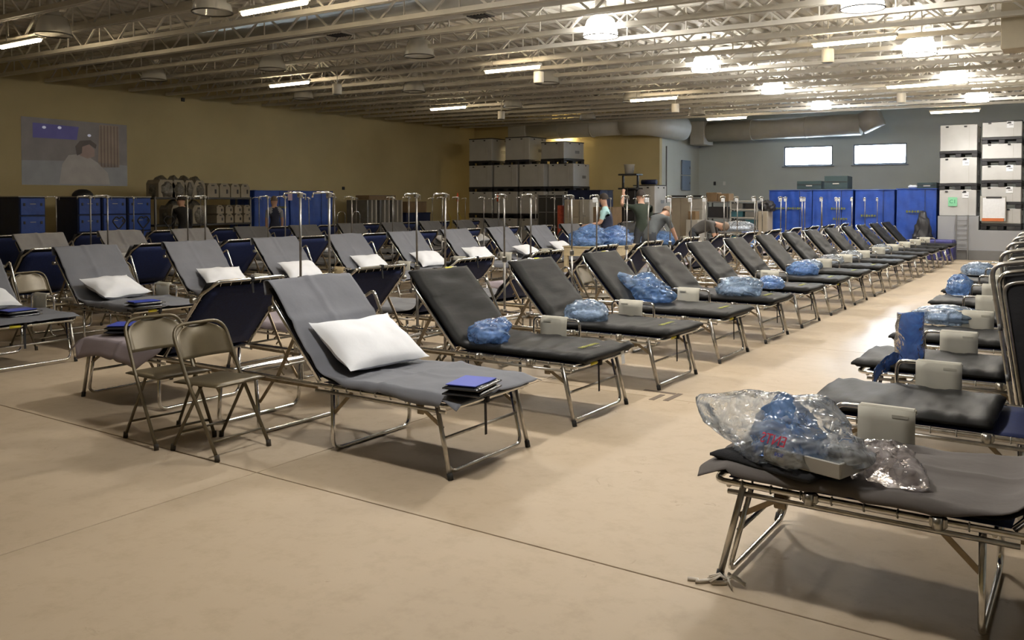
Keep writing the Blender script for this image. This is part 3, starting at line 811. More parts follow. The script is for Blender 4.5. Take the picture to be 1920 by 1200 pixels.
# pillows
def pillow_mesh(seed, L=.58, Wd=.42, H=.155):
    def surf(sgn):
        def fn(a, b_):
            x, y = 2 * a - 1, 2 * b_ - 1
            e = (1 - abs(x) ** 2.6) * (1 - abs(y) ** 2.6)
            pin = 1 - .06 * (1 - abs(x)) * abs(y) ** 2 - .06 * (1 - abs(y)) * abs(x) ** 2
            px = x * Wd / 2 * (1 - .10 * (1 - y * y) * abs(x) ** 3); py = y * L / 2 * (1 - .08 * (1 - x * x) * abs(y) ** 3)
            h = sgn * H / 2 * max(0, e) ** .55 * (1 + .25 * nz((px, py, sgn), 6, seed)) + .012 * nz((px, py, 0), 9, seed + 2)
            return Vector((px, py, h + .018 * abs(x * y) ** 3 * (1 if seed % 2 else -.5)))
        return fn
    mb_ = MB(); mb_.grid(surf(1), 22, 26); mb_.grid(lambda a, b_: surf(-1)(a, 1 - b_), 22, 26)
    return mb_.mesh('pillow', PILLOW)
PIL = [pillow_mesh(q) for q in (1, 2, 3, 4)]
def pillow(cx, cy, facing, lab, grp=None, u=1.04, z=.585, tilt=27, rz=0.0, k=0, m=None, sc=1.0):
    """cx = world x of the cot's foot end"""
    X = cx - u if facing > 0 else cx + u
    o = single('pillow', PIL[k % 4], None, lab, 'pillow', (X, cy, z), 0, grp)
    o.rotation_euler = (Matrix.Rotation((PI if facing > 0 else 0) + R(rz), 3, 'Z') @ Matrix.Rotation(-R(tilt), 3, 'Y')).to_euler()
    o.scale = (sc, sc, sc)
    return o

# binders / folded leaflets
def binder(x, y, z, rz, lab, folder=True):
    t = thing('portfolio', lab, 'folder', (x, y, z), rz)
    for q, zz in enumerate((.014, .046)):
        part('cover', pad([(Vector((-.115, 0, zz - .013)), UP), (Vector((.115, 0, zz - .013)), UP)], .165, .031, 8, 12, .001, q, .012), mat('glossy_black_cover', (.02, .022, .028), .25, spec=.7), t)
    if folder: part('blue_leaflet', MB().prism([(-.10, -.15), (.085, -.15), (.10, .02), (.10, .12), (-.10, .12)], 2, .066, .071), mat('royal_blue_card', (.03, .06, .42), .5), t)
    return t

# plastic bags
def bag_mesh(name, m, dims, seed, ears=(), sub=5, crumple=.16):
    bm = bmesh.new(); bmesh.ops.create_icosphere(bm, subdivisions=sub, radius=1)
    for v in bm.verts:
        d = v.co.normalized()
        r = 1 + crumple * (1.5 * (.5 - abs(nz(d, 1.7, seed)) * 1.6) + .9 * (.35 - abs(nz(d, 3.6, seed + 4)) * 1.3) + .18 * nz(d, 8.5, seed + 8))
        for (e, g, sharp) in ears:
            c = d.dot(Vector(e).normalized())
            if c > 0: r += g * c ** sharp
        p = d * r; p.z = max(p.z, -.55) if p.z < 0 else p.z
        v.co = Vector((p.x * dims[0], p.y * dims[1], (p.z + .55) * dims[2]))
    me = bpy.data.meshes.new(name); bm.to_mesh(me); bm.free()
    me.polygons.foreach_set('use_smooth', [True] * len(me.polygons)); me.materials.append(m); return me
INNER = mat('white_folded_linen', (.70, .74, .82), .85, var=.1, vscale=8)
def bag(x, y, z, dims, m, lab, seed, ears=(), rz=0, grp=None, inner=True, sub=5, crumple=.12):
    t = thing('plastic_bag', lab, 'plastic bag', (x, y, z), rz, grp)
    part('film', bag_mesh('film', m, dims, seed, ears, sub, crumple), None, t)
    if inner: part('contents', pad([(Vector((-dims[0] * .62, 0, .006)), UP), (Vector((dims[0] * .62, 0, .006)), UP)], dims[1] * .6, dims[2] * .62, 8, 12, .01, seed, .03), INNER, t)
    return t

# ---------------------------------------------------------------- rows of cots
YA, DY = 4.29, 1.42
AX, BX, CX, DX, EX, FX = -3.02, -6.86, -8.36, -12.2, -12.69, -16.57
PA = 'poles at the heads of the aisle cots'; PB = 'poles at the heads of the middle cots'; PC = 'poles at the heads of the far-side cots'
# row A, along the open aisle
cot(AX, YA, 1, 'g1', 'folding cot under a smooth grey sheet holding a bright white pillow and a portfolio', None, guard=None)
for k in range(1, 15):
    Y = YA + DY * k
    if k == 1: cot(AX, Y, 1, 'b', 'black vinyl cot with a white paper tag at its foot, next to the grey-sheeted cot', None, tagged=True, tape=True)
    else: cot(AX, Y, 1, 'b', 'black vinyl cot along the open aisle, %s past the grey-sheeted cot' % ORD[k - 1], 'black cots along the aisle', full=k < 9, tape=(k in (2, 3, 6)))
# row B, back to back with A
cot(BX, YA, -1, 'm1', 'cot with navy canvas back turned to the grey-sheeted cot, mauve sheet bunched at its foot', None, guard=None, arch=False)
for k in range(1, 14):
    cot(BX, YA + DY * k, -1, 'bm' if k % 3 == 1 else 'bg', 'cot showing its navy canvas back, %s past the mauve-sheeted cot' % ORD[k - 1], 'navy-backed cots behind the aisle row', full=k < 8, guard=None, arch=False)
# row C, feet to the middle gangway
c_cov = ['g2', 'g1', 'g2', 'g2', 'g1', 'g2', 'g2', 'g1', 'g2', 'd1', 'b', 'b', 'd1']
for k, cv in enumerate(c_cov):
    if k == 1: cot(CX, YA + DY * k, 1, cv, 'grey-sheeted cot with a crumpled white pillow and blue-black leaflets near the mauve-sheeted cot', None, tape=True)
    elif k == 0: cot(CX, YA, 1, cv, 'grey cot with yellow-taped chrome foot frame and pinkish pillow across from the mauve-sheeted cot', None, tape=True)
    elif k == 3: cot(CX, YA + DY * k, 1, cv, 'grey-sheeted cot whose guard rail carries a tan card with a mountain mark', None, guard='card')
    elif k < 9: cot(CX, YA + DY * k, 1, cv, 'grey-sheeted pillow cot on the middle gangway, %s from the yellow-taped chrome frame' % ORD[k], 'grey-sheeted cots with pillows', full=k < 7)
    else: cot(CX, YA + DY * k, 1, cv, 'dark bare cot past the plywood table, %s beyond the last pillow cot' % ORD[k - 9], 'dark cots past the wooden table', full=False)
for k in range(0, 13):
    cot(DX, YA + DY * k, -1, 'bg', 'cot with dark navy back behind the %s gangway cot' % ORD[k], 'navy-backed cots behind the pillow row', full=False, guard=None, arch=False)
for k in range(-1, 10):
    Y = 7.4 + DY * k
    lt = k < 3
    cot(EX, Y, 1, ('l1' if k % 2 else 'l2') if lt else ('d1' if k % 2 else 'g3'),
        ('%s cot under a pale creased sheet near the blue drawer carts' % ORD[k + 1]) if lt else ('cot under a dark grey sheet, %s past the pale-sheeted cots' % ORD[k - 3]),
        'pale-sheeted cots' if lt else 'dark-sheeted cots near the left wall', full=False, guard=None)
    cot(FX, Y, -1, 'bg', 'navy-backed cot turned to the left wall, behind the %s left-wall cot' % ORD[k + 1], 'navy-backed cots by the left wall', full=False, guard=None, arch=False)
# row R, right of the aisle, feet towards it
RY = [3.90, 5.28, 6.68, 8.08, 9.48, 10.88, 12.28, 13.68, 15.08]
RX = [-1.33, -1.30, -1.36, -1.38, -1.42, -1.50, -1.56, -1.62, -1.70]
cot(RX[0], RY[0], -1, 'r1', 'brown-grey sheeted cot with a big open clear bag on its foot end', None, side=2)
for k in range(1, 9):
    cot(RX[k], RY[k], -1, 'f', ['', 'black flat-mattress cot next to the brown-grey sheeted cot with the clear bag', 'black flat-mattress cot carrying an upright dark blue bag'][k] if k < 3 else 'black flat-mattress cot right of the aisle, %s past the upright dark blue bag' % ORD[k - 3],
        None if k < 3 else 'flat black cots right of the aisle', side=2, full=k < 5, arch=False)

# IV poles
rnd = random.Random(5)
for k in range(0, 15):
    iv_pole(AX - 1.86, YA + DY * k + .44, 'slim chrome IV pole at the head of the %s aisle cot' % ORD[k], PA, tagd=k > 2, lean=R(rnd.uniform(-1.2, .8)))
for k in range(0, 14):
    iv_pole(BX + 1.66, YA + DY * k + .44, 'slim chrome IV pole beside the %s navy cot back behind the aisle cots' % ORD[k], PB, tagd=k > 4, lean=R(rnd.uniform(-1.0, 1.0)))
for k in range(1, 13):
    iv_pole(CX - 1.86, YA + DY * k + .44, 'slim chrome IV pole at the head of the %s gangway cot' % ORD[k], PC, lean=R(rnd.uniform(-1.5, 1.5)))
    iv_pole(DX + 1.60, YA + DY * k + .44, 'slim chrome IV pole beside the %s dark navy back of the gangway row' % ORD[k], 'poles behind the pillow cots', lean=R(rnd.uniform(-2.5, 2.5)))
for k in range(0, 10, 1):
    iv_pole(EX - 1.86, 7.4 + DY * k + .44, 'slim chrome IV pole at the head of the %s left-wall cot' % ORD[k + 1], 'poles in the rows near the left wall', lean=R(rnd.uniform(-4, 4)))

# pillows
pillow(AX, YA + .02, 1, 'bright white plump pillow propped on the smooth grey-sheeted cot with the portfolio', u=1.05, z=.640, tilt=32, rz=-6, k=0, sc=1.2)
pillow(CX, YA, 1, 'pinkish white pillow on the cot with the yellow-taped chrome frame', u=1.0, z=.60, tilt=20, k=1)
pillow(CX, YA + DY, 1, 'crumpled white pillow on the grey cot holding blue-black leaflets', u=.98, z=.60, tilt=24, rz=8, k=2, sc=1.1)
for k in range(2, 9):
    pillow(CX, YA + DY * k + rnd.uniform(-.06, .1), 1, 'white pillow resting on the %s grey-sheeted gangway cot' % ORD[k], 'pillows on the grey gangway cots', u=.98 + rnd.uniform(-.06, .1), z=.61, tilt=rnd.uniform(18, 34), rz=rnd.uniform(-14, 14), k=k)
for k in (1, 2, 4, 5, 6, 7, 8, 9):
    pillow(EX, 7.4 + DY * k, 1, 'dull white pillow on the %s cot near the left wall' % ORD[k + 1], 'pillows near the left wall', u=1.02, z=.60, tilt=rnd.uniform(18, 30), rz=rnd.uniform(-8, 8), k=k + 1)
pillow(RX[0], RY[0] - .1, -1, 'white pillow edge on the brown-grey sheeted cot with the clear bag', u=1.36, z=.82, tilt=46, k=3)

# folders
p = on_z(886, 730, .50)
binder(p.x, p.y, .482, R(12), 'black portfolio with a royal blue leaflet on the smooth grey-sheeted cot')
p = on_z(272, 573, .50); binder(p.x, p.y, .482, R(-8), 'thin black and blue leaflets on the grey cot with the crumpled pillow', True)
p = on_z(35, 590, .50); binder(p.x, p.y, .482, R(5), 'navy folder lying below the pinkish pillow', True)
p = on_z(235, 622, .50); binder(p.x, p.y, .50, R(40), 'blue folder lying on the mauve sheet of the navy-backed cot', True)

# bags on the aisle cots
def zbag(px, py, dims, m, lab, seed, ears=(), grp=None, z=.497, rz=0, **kw):
    p = on_z(px, py, z); return bag(p.x, p.y, z, dims, m, lab, seed, ears, rz, grp, **kw)
zbag(916, 640, (.16, .15, .105), BLUEBAG, 'small knotted blue bag on the tagged black cot', 3, [((.5, .6, .8), .5, 10)])
zbag(1100, 600, (.20, .16, .12), PALEBAG, 'rounded pale blue bag full of linen on a black aisle cot', 6, [((.9, -.3, -.1), .25, 14)])
zbag(1212, 565, (.24, .17, .15), BLUEBAG, 'large loose blue bag with a pointed flap thrown against a raised black backrest', 9, [((-1, -.5, .75), 1.3, 12), ((-.2, .3, 1), .6, 8), ((1, -.3, 0), .6, 10)], inner=False, crumple=.22)
zbag(1385, 553, (.24, .18, .13), PALEBAG, 'shiny pale blue bag lying beside a beige pouch on a black aisle cot', 12, [((.4, .6, .3), .4, 8)], crumple=.2)
zbag(1445, 540, (.16, .15, .10), BLUEBAG, 'flat blue bag tucked behind the shiny pale blue bag', 15)
zbag(1505, 515, (.22, .18, .13), BLUEBAG, 'light blue bag lying on the sixth black cot along the aisle', 18)
for i, k in enumerate((7, 8, 9, 11)):
    bag(-3.85, YA + DY * k, .495, (.20, .17, .10), PALEBAG if i == 0 else CLEARBAG, 'small pale wrapped bundle on the %s aisle cot' % ORD[k], 21 + i, grp='pale bundles far along the aisle row', sub=4)
# bags on the right-hand cots
zbag(1778, 605, (.28, .22, .10), PALEBAG, 'silvery blue bag spread over the cot behind the upright dark blue bag', 31, crumple=.12)
zbag(1545 + 250, 552, (.12, .12, .10), BLUEBAG, 'small crumpled blue bag at the foot of a flat black cot', 33, [((.6, .2, .6), .5, 8)], inner=False)
zbag(1800, 540, (.14, .14, .11), BLUEBAG, 'rounded blue bag beside a beige pouch right of the aisle', 35)
zbag(1835, 515, (.22, .2, .12), PALEBAG, 'hollow pale blue bag on the far right-hand cot', 36)
p = on_z(1705, 680, .49)
t = thing('film_bag', 'tall upright dark blue plastic bag standing on a flat black cot', 'plastic bag', (p.x, p.y, .487))
def film(a, b_):
    an = 2 * PI * b_; h = .34 * a
    r = (.085 + .012 * nz((math.cos(an), math.sin(an), a * 2), 2.5, 4)) * (1 - .15 * a)
    return Vector((math.cos(an) * r * 1.15, math.sin(an) * r * .7, h + .02 * nz((b_ * 6, 0, 0), 1, 2) * a))
part('film', MB().grid(film, 18, 28), FILMBLUE, t)
part('flap', MB().grid(lambda a, b_: Vector((-.06 - .12 * a, -.05 - .20 * a + .03 * nz((a, b_, 0), 4, 3), .03 + .10 * (b_ - .5) - .10 * a * a + .02 * nz((a, b_, 1), 5, 1))), 10, 8, .001), FILMBLUE, t)

# the big clear bag, black garment, white tray and spare film on the nearest right-hand cot
p = on_z(1470, 862, .50); c0 = p.copy()
single('folded_garment', pad([(Vector((-.24, 0, 0)), UP), (Vector((.24, 0, 0)), UP)], .15, .045, 10, 24, .012, 41), mat('black_fleece', (.012, .012, .014), .95, bump=.2, bscale=80), 'black folded garment under the big clear bag', 'clothing', (c0.x - .02, c0.y - .02, .478), R(-16))
t = thing('white_tray', 'white plastic tray inside the big clear bag', 'tray', (c0.x + .15, c0.y - .06, .524), R(-16))
part('base', MB().box((0, 0, .006), (.34, .24, .012), .004), LGREY, t)
for sx, sy, lx, ly in ((0, -.115, .34, .012), (0, .115, .34, .012), (-.165, 0, .012, .22), (.165, 0, .012, .22)): part('side', MB().box((sx, sy, .03), (lx, ly, .06), .003), LGREY, t)
t = thing('plastic_bag', 'big open clear bag printed in red, on the brown-grey sheeted cot', 'plastic bag', (c0.x + .03, c0.y + .01, .50), R(-16))
part('film', bag_mesh('film', CLEARBAG, (.25, .18, .118), 52, [((-1, .25, .75), .85, 7), ((-1, -.2, .5), .5, 6), ((.15, .5, 1), .8, 6), ((1, -.2, .25), .5, 8)], 6, .15), None, t)
part('lining', bag_mesh('lining', BLUEBAG, (.16, .12, .12), 55, [((-.2, .2, 1), .5, 8)], 5, .14), None, t, (-.02, .0, .02))
RED = mat('red_print', (.42, .02, .05), .5); BLU = mat('blue_print', (.03, .05, .28), .5)
for body, m_, sz, off in (('ENTS', RED, .062, (0, 0)), ('SGNI', BLU, .022, (.035, -.05))):
    tx = textmesh('lettering', body, sz, m_)
    o = part('lettering', tx, None, t, (.03 + off[0], -.185 + off[1] * .3, .125 + off[1])); o.rotation_euler = (R(62), R(-4), R(-14)); o.scale = (-1, 1, 1)
zbag(1650, 893, (.13, .12, .085), PINKBAG, 'loose clear pinkish film beside the big printed bag', 58, [((.8, -.6, -.1), .6, 8)], inner=False, z=.485, crumple=.26)
# frayed string at a cot leg, floor tape
mb = MB(); rnd = random.Random(3)
base = on_z(1362, 1092, .008)
a = [base]; e = on_z(1292, 1088, .006)
for q in range(1, 9): a.append(base.lerp(e, q / 8) + Vector((.012 * math.sin(q * 2.1), .02 * math.cos(q * 1.7), 0)))
mb.tube(a, .010, 6)
for q in range(16):
    an = rnd.uniform(0, 2 * PI); mb.tube([base + Vector((0, 0, .012)), base + Vector((math.cos(an) * .03, math.sin(an) * .03, .03)), base + Vector((math.cos(an) * .08, math.sin(an) * .06, .004))], .0035, 4)
single('cord', mb, mat('white_frayed_cord', (.62, .56, .48), .9), 'frayed white cord on the floor by a leg of the brown-grey sheeted cot', 'cord')
TAPEM = mat('grey_floor_tape', (.16, .12, .09), .7)
for i, (px, py, rz, L) in enumerate(((1237, 735, 0, .28), (1262, 745, 90, .30), (1232, 745, 90, .22))):
    p = on_z(px, py, 0)
    single('floor_tape', MB().box((0, 0, .0015), (L, .045, .003)), TAPEM, ['long grey floor tape by the leg of the tagged black cot', 'grey cross tape on the floor joint near the tagged black cot', 'short grey tape crossing the long floor tape'][i], 'tape', p, R(rz), 'floor tape marks')

# ---------------------------------------------------------------- folding chairs (local x = forward)
def chair_meshes():
    P = {}
    fr = fillet([(.22, -.205, .02), (-.06, -.205, .48), (-.215, -.205, .80), (-.215, .205, .80), (-.06, .205, .48), (.22, .205, .02)], .11, 6)
    P['frame'] = MB().tube(fr, .0115, 8).mesh('frame', OLIVE)
    for s in (-1, 1): P['rear%d' % s] = MB().tube([(.045, s * .18, .44), (-.22, s * .19, .02)], .0105, 8).mesh('leg', OLIVE)
    P['rail_f'] = MB().tube([(.165, -.20, .11), (.165, .20, .11)], .008, 6).mesh('stretcher', OLIVE)
    P['rail_r'] = MB().tube([(-.16, -.185, .12), (-.16, .185, .12)], .008, 6).mesh('stretcher', OLIVE)
    P['seat'] = pad([(Vector((-.205, 0, .425)), UP), (Vector((.205, 0, .437)), UP)], .195, .030, 10, 16, .001, 2, .03).mesh('seat', OLIVE)
    def back(a, b_):
        y = (b_ - .5) * 2; h = .585 + .205 * a
        w = .195 if a < .55 else .195 * math.sqrt(max(.02, 1 - ((a - .55) / .5) ** 2)) * 1.0 + .0
        x = -.06 - .155 * (h - .48) / .32 - .030 * (1 - y * y)
        return Vector((x, y * w, h))
    P['backrest'] = MB().grid(back, 10, 12, .004).mesh('backrest', OLIVE)
    P['cap'] = MB()
    for x, y in ((.222, -.205), (.222, .205), (-.222, -.19), (-.222, .19)): P['cap'].tube([(x - .006 * (1 if x > 0 else -1), y, .04), (x, y, 0)], .016, 8)
    P['cap'] = P['cap'].mesh('foot_cap', mat('brown_rubber', (.05, .04, .028), .7))
    return P
CHM = chair_meshes()
def chair(x, y, rz, lab, grp=None):
    t = thing('folding_chair', lab, 'chair', (x, y, 0), rz, grp)
    for k, n_ in (('frame', 'frame'), ('rear-1', 'leg'), ('rear1', 'leg'), ('rail_f', 'stretcher'), ('rail_r', 'stretcher'), ('seat', 'seat'), ('backrest', 'backrest'), ('cap', 'foot_cap')): link(n_, CHM[k], t)
chair(-4.67, 3.56, R(2), 'olive metal folding chair standing just in front of its twin by the grey-sheeted cot')
chair(-5.17, 3.53, R(-6), 'olive metal folding chair tucked behind its twin beside the navy cot back')
for i, (x, y, rz) in enumerate(((-9.6, 4.98, 8), (-10.3, 6.42, 0), (-10.25, 7.85, 30), (-10.3, 9.3, 10), (-10.4, 10.7, -20), (-10.3, 12.1, 0), (-10.3, 13.5, 15), (-4.95, 6.42, 40), (-5.0, 9.25, 10), (-14.6, 9.55, 0), (-14.6, 12.4, 0))):
    chair(x, y, R(rz), 'olive metal folding chair squeezed between cot heads, %s of these counted from the grey-sheeted cot' % ORD[i], 'folding chairs between cot heads')

# ---------------------------------------------------------------- wooden table and the blue bags on it
t = thing('plywood_table', 'pale plywood table stencilled SUPER under a heap of blue bags', 'table', (-7.72, 14.55, 0), R(0))
part('top', MB().box((0, 0, .745), (.95, 1.50, .02), .004), WOOD, t)
for s in (-1, 1): part('apron', MB().box((s * .45, 0, .655), (.03, 1.44, .16), .003), WOOD, t); part('apron', MB().box((0, s * .72, .655), (.87, .03, .16), .003), WOOD, t)
for sx in (-1, 1):
    for sy in (-1, 1): part('leg', MB().box((sx * .42, sy * .69, .30), (.07, .07, .60), .004), WOOD, t)
o = part('lettering', textmesh('lettering', 'SUPER', .15, BLACKP), None, t, (.467, .28, .655)); o.rotation_euler = (R(90), 0, R(90))
for i, (dx, dy, d) in enumerate(((-.15, -.35, (.34, .36, .20)), (.1, .15, (.36, .38, .18)), (-.1, .45, (.28, .28, .17)))):
    bag(-7.72 + dx, 14.55 + dy, .756, d, BLUEBAG, ['lumpy blue bag at the near end of the plywood table', 'wide blue bag in the middle of the plywood table', 'blue bag at the far end of the plywood table'][i], 60 + i, [((.2, .2, 1), .4, 8)], crumple=.18)
for i, (x, y) in enumerate(((-8.95, YA + DY * 10), (-8.95, YA + DY * 11), (-6.35, YA + DY * 10))):
    bag(x, y, .49, (.38, .34, .22), BLUEBAG, 'heaped blue bag on the dark cots past the plywood table, %s in the heap' % ORD[i], 70 + i, grp='blue bags past the table', sub=4)

# ---------------------------------------------------------------- folded upright cots on the right
FABR = mat('black_cot_fabric', (.02, .02, .024), .75, var=.3, vscale=9, bump=.3, bscale=20)
def folded_meshes():
    P = {}
    P['outer_frame'] = MB().tube(fillet([(0, -.07, .0), (0, -.07, 1.22), (.80, -.07, 1.22), (.80, -.07, 0)], .08, 5, True), .0135, 8, closed=True).mesh('outer_frame', STEEL)
    P['inner_frame'] = MB().tube(fillet([(.02, .04, .03), (.02, .04, 1.16), (.78, .04, 1.16), (.78, .04, .03)], .08, 5, True), .0135, 8, closed=True).mesh('inner_frame', CHROME)
    P['leg_loop'] = MB().tube(fillet([(.045, -.02, .10), (.045, -.02, 1.10), (.75, -.02, 1.10), (.75, -.02, .10)], .07, 5), .011, 8).mesh('leg_loop', STEEL)
    P['fabric'] = MB().box((.40, .0, .60), (.70, .03, 1.10), .01).mesh('fabric', FABR)
    P['mattress'] = pad([(Vector((.03, .07, .05)), Vector((0, 1, 0))), (Vector((.03, .07, 1.18)), Vector((0, 1, 0)))], .36, .10, 8, 20, .02, 3)
    P['mattress'].v = [(v[0] + .40 + v[1] * 0, v[1], v[2]) for v in P['mattress'].v]
    mm_ = MB().box((.41, .11, .62), (.74, .09, 1.14), .03); P['mattress'] = mm_.mesh('mattress', VINYL)
    bo = MB()
    for z in (.25, .55, .85): bo.lathe([(.011, -.02), (.011, .02)], 8, (-.0, -.085, z))
    P['bolt'] = bo.mesh('bolt', GREYM)
    return P
FM = folded_meshes()
for i, (px, py, Y, lab) in enumerate(((1858, 490, 5.96, 0), (1874, 487, 7.38, 0), (1886, 470, 8.78, 0), (1897, 455, 10.18, 0), (1906, 447, 11.58, 0))):
    p = on_y(px, py, Y)
    t = thing('folded_cot', 'folded black cot standing on end, %s past the flat-mattress cot by the printed bag' % ORD[i], 'cot', (p.x + .185, Y, .005), 0, 'folded cots standing upright')
    t.rotation_euler = (0, -R(8.5), 0)
    for k in ('outer_frame', 'inner_frame', 'leg_loop', 'fabric', 'mattress', 'bolt'): link(k, FM[k], t)

# ---------------------------------------------------------------- crates on pallets
def crate_meshes(w, d, h, tag_='a'):
    P = {}
    P['pallet'] = MB().box((0, 0, .135), (w, d, .07), .01)
    for x in (-.42, 0, .42):
        for y in (-.42, 0, .42): P['pallet'].box((x * w, y * d, .05), (w * .15, d * .15, .10), .008)
    P['pallet'] = P['pallet'].mesh('pallet', BLACKP)
    P['body'] = MB().box((0, 0, .17 + h / 2), (w - .03, d - .03, h), .012).mesh('body', CRATEW)
    P['lid'] = MB().box((0, 0, .17 + h + .012), (w - .01, d - .01, .03), .008).mesh('lid', BLACKP)
    ru = MB()
    ru.box((w * .28, -d / 2 + .013, .17 + h / 2), (.008, .006, h * .94))
    P['seam'] = ru.mesh('seam', LGREY)
    lt = MB()
    for (x, z) in ((-.30, .93), (.18, .93)): lt.box((x * w, -d / 2 + .008, .17 + h * z), (.07, .02, .04), .004)
    lt.box((w / 2 - .008, -.2 * d, .17 + h * .93), (.02, .06, .04), .004); lt.box((w / 2 - .008, .25 * d, .17 + h * .93), (.02, .06, .04), .004)
    P['latch'] = lt.mesh('latch', BLACKP)
    lb = MB().box((w / 2 - .010, .15 * d, .17 + h * .42), (.008, .24, .10))
    P['label_plate'] = lb.mesh('label_plate', GREYM)
    lb = MB().box((w * .20, -d / 2 + .009, .17 + h * .80), (.16, .006, .17)); P['sticker'] = lb.mesh('sticker', WHITEP)
    lb = MB().box((w * .17, -d / 2 + .004, .17 + h * .90), (.10, .006, .025)).box((w * .22, -d / 2 + .004, .17 + h * .78), (.09, .006, .012)); P['sticker_print'] = lb.mesh('sticker_print', BLACKP)
    return P
CR = crate_meshes(1.04, 1.15, .78); CRS = crate_meshes(1.04, 1.15, .56)
def crate(x, y, z, lab, grp=None, rz=0, P=None, sticker=False, lid=False, pallet=True):
    P = P or CR
    t = thing('storage_crate', lab, 'crate', (x, y, z), rz, grp)
    for k in ('pallet', 'body', 'latch', 'seam', 'label_plate'):
        if k != 'pallet' or pallet: link(k, P[k], t)
    if lid: link('lid', P['lid'], t)
    if sticker: s_ = link('sticker', P['sticker'], t); link('sticker_print', P['sticker_print'], s_)
    return t
G1 = 'white crates stacked at the cream back wall'
for c, x in enumerate((-18.62, -17.52, -16.42, -15.38)):
    for l in range(3):
        crate(x, 26.1 + (.0 if c < 3 else .25), .95 * l, 'white crate on black pallet, %s column %s up, tall stack by cream wall' % (ORD[c], ORD[l]), G1)
crate(-18.62, 26.1, 2.85, 'white crate with dark lid topping the end column of the tall stack', None, lid=True)
crate(-17.05, 26.15, 2.85, 'white crate lit by the wall light, topping the tall stack', None, lid=True)
crate(-15.55, 26.2, 2.85, 'low white crate with black lid topping the tall stack', None, P=CRS, lid=True, rz=R(-8))
# crates on the grey dock (right)
ym = 26.05 + .60
CR2 = crate_meshes(.92, .9, .70)
zz = 1.17
for i in range(3):
    lab = ['white crate with a mint green C1 card standing on the grey dock', 'white crate with paper sticker in the middle of the dock stack', 'white crate catching warm light on top of the dock stack'][i]
    t = crate(-3.15, 26.55, zz - (.165 if i == 0 else 0), lab, None, P=CR2, sticker=i < 2, pallet=i > 0)
    if i == 0:
        g = part('green_card', MB().box((-.12, -.452, .17 + .38), (.22, .008, .24)), mat('mint_card', (.25, .62, .38), .7), t)
        o = part('lettering', textmesh('lettering', 'C1', .14, mat('dark_green_ink', (.04, .25, .12), .7)), None, g, (-.12, -.458, .17 + .38)); o.rotation_euler = (R(90), 0, 0)
    zz += .705 if i == 0 else .872
CR3 = crate_meshes(.94, .9, .395)
zz = .81
for i in range(5):
    if i == 4: crate(-2.13, 26.55, zz, 'lidded white crate topping the five-high stack on the low dock', None, P=CR3, sticker=True, lid=True)
    else: crate(-2.13, 26.55, zz, 'squat white crate, %s up in the five-high stack on the low dock' % ORD[i], 'squat crates on the low dock', P=CR3, sticker=i in (1, 2))
    zz += .568
# whiteboard with papers hung on the stack, orange strip
p, q = on_y(1838, 368, 26.0), on_y(1886, 415, 26.0)
t = thing('clipboard_sheet', 'white paper chart with orange strip hanging on the five-high crates', 'chart', ((p.x + q.x) / 2, 25.98, (p.z + q.z) / 2))
w, h = q.x - p.x, p.z - q.z
part('board', MB().box((0, .02, 0), (w, .03, h), .004), LGREY, t); part('paper', MB().box((.02, -.001, .02), (w * .86, .012, h * .82)), WHITEP, t)
part('clip', MB().box((.02, -.008, h * .45), (w * .6, .02, .04), .004), BLACKP, t)
part('orange_strip', MB().box((0, -.006, -h * .44), (w * .85, .02, .08), .004), mat('orange_card', (.55, .16, .05), .7), t)
part('hanger', MB().box((0, .05, .1), (w * .3, .06, .05), .004), GREYM, t)
# purple-blue box, black bags and post at the end of the aisle row
p = on_z(1793, 488, 0)
single('tote_box', MB().box((0, 0, .27), (.62, .62, .54), .03), mat('indigo_plastic', (.045, .045, .20), .5, var=.2), 'indigo plastic tote on the floor at the end of the aisle row', 'box', (p.x - .34, p.y - .10, 0))
mb = MB()
single('garment_bag', bag_mesh('garment_bag', BLACKP, (.24, .2, .62), 81, [((0, 0, 1), .4, 6)], 4, .25), None, 'lumpy black bag slumped beside the grey dock', 'bag', (-3.98, 26.0, 0))
t = thing('rack_post', 'narrow steel shelf ladder standing against the grey dock', 'rack', (-3.02, 25.98, 0))
for dx in (-.14, .14): part('post', MB().box((dx, 0, .60), (.035, .035, 1.20), .004), GREYM, t)
for z in (.3, .55, .8, 1.05): part('rung', MB().box((0, 0, z), (.26, .02, .02)), GREYM, t)

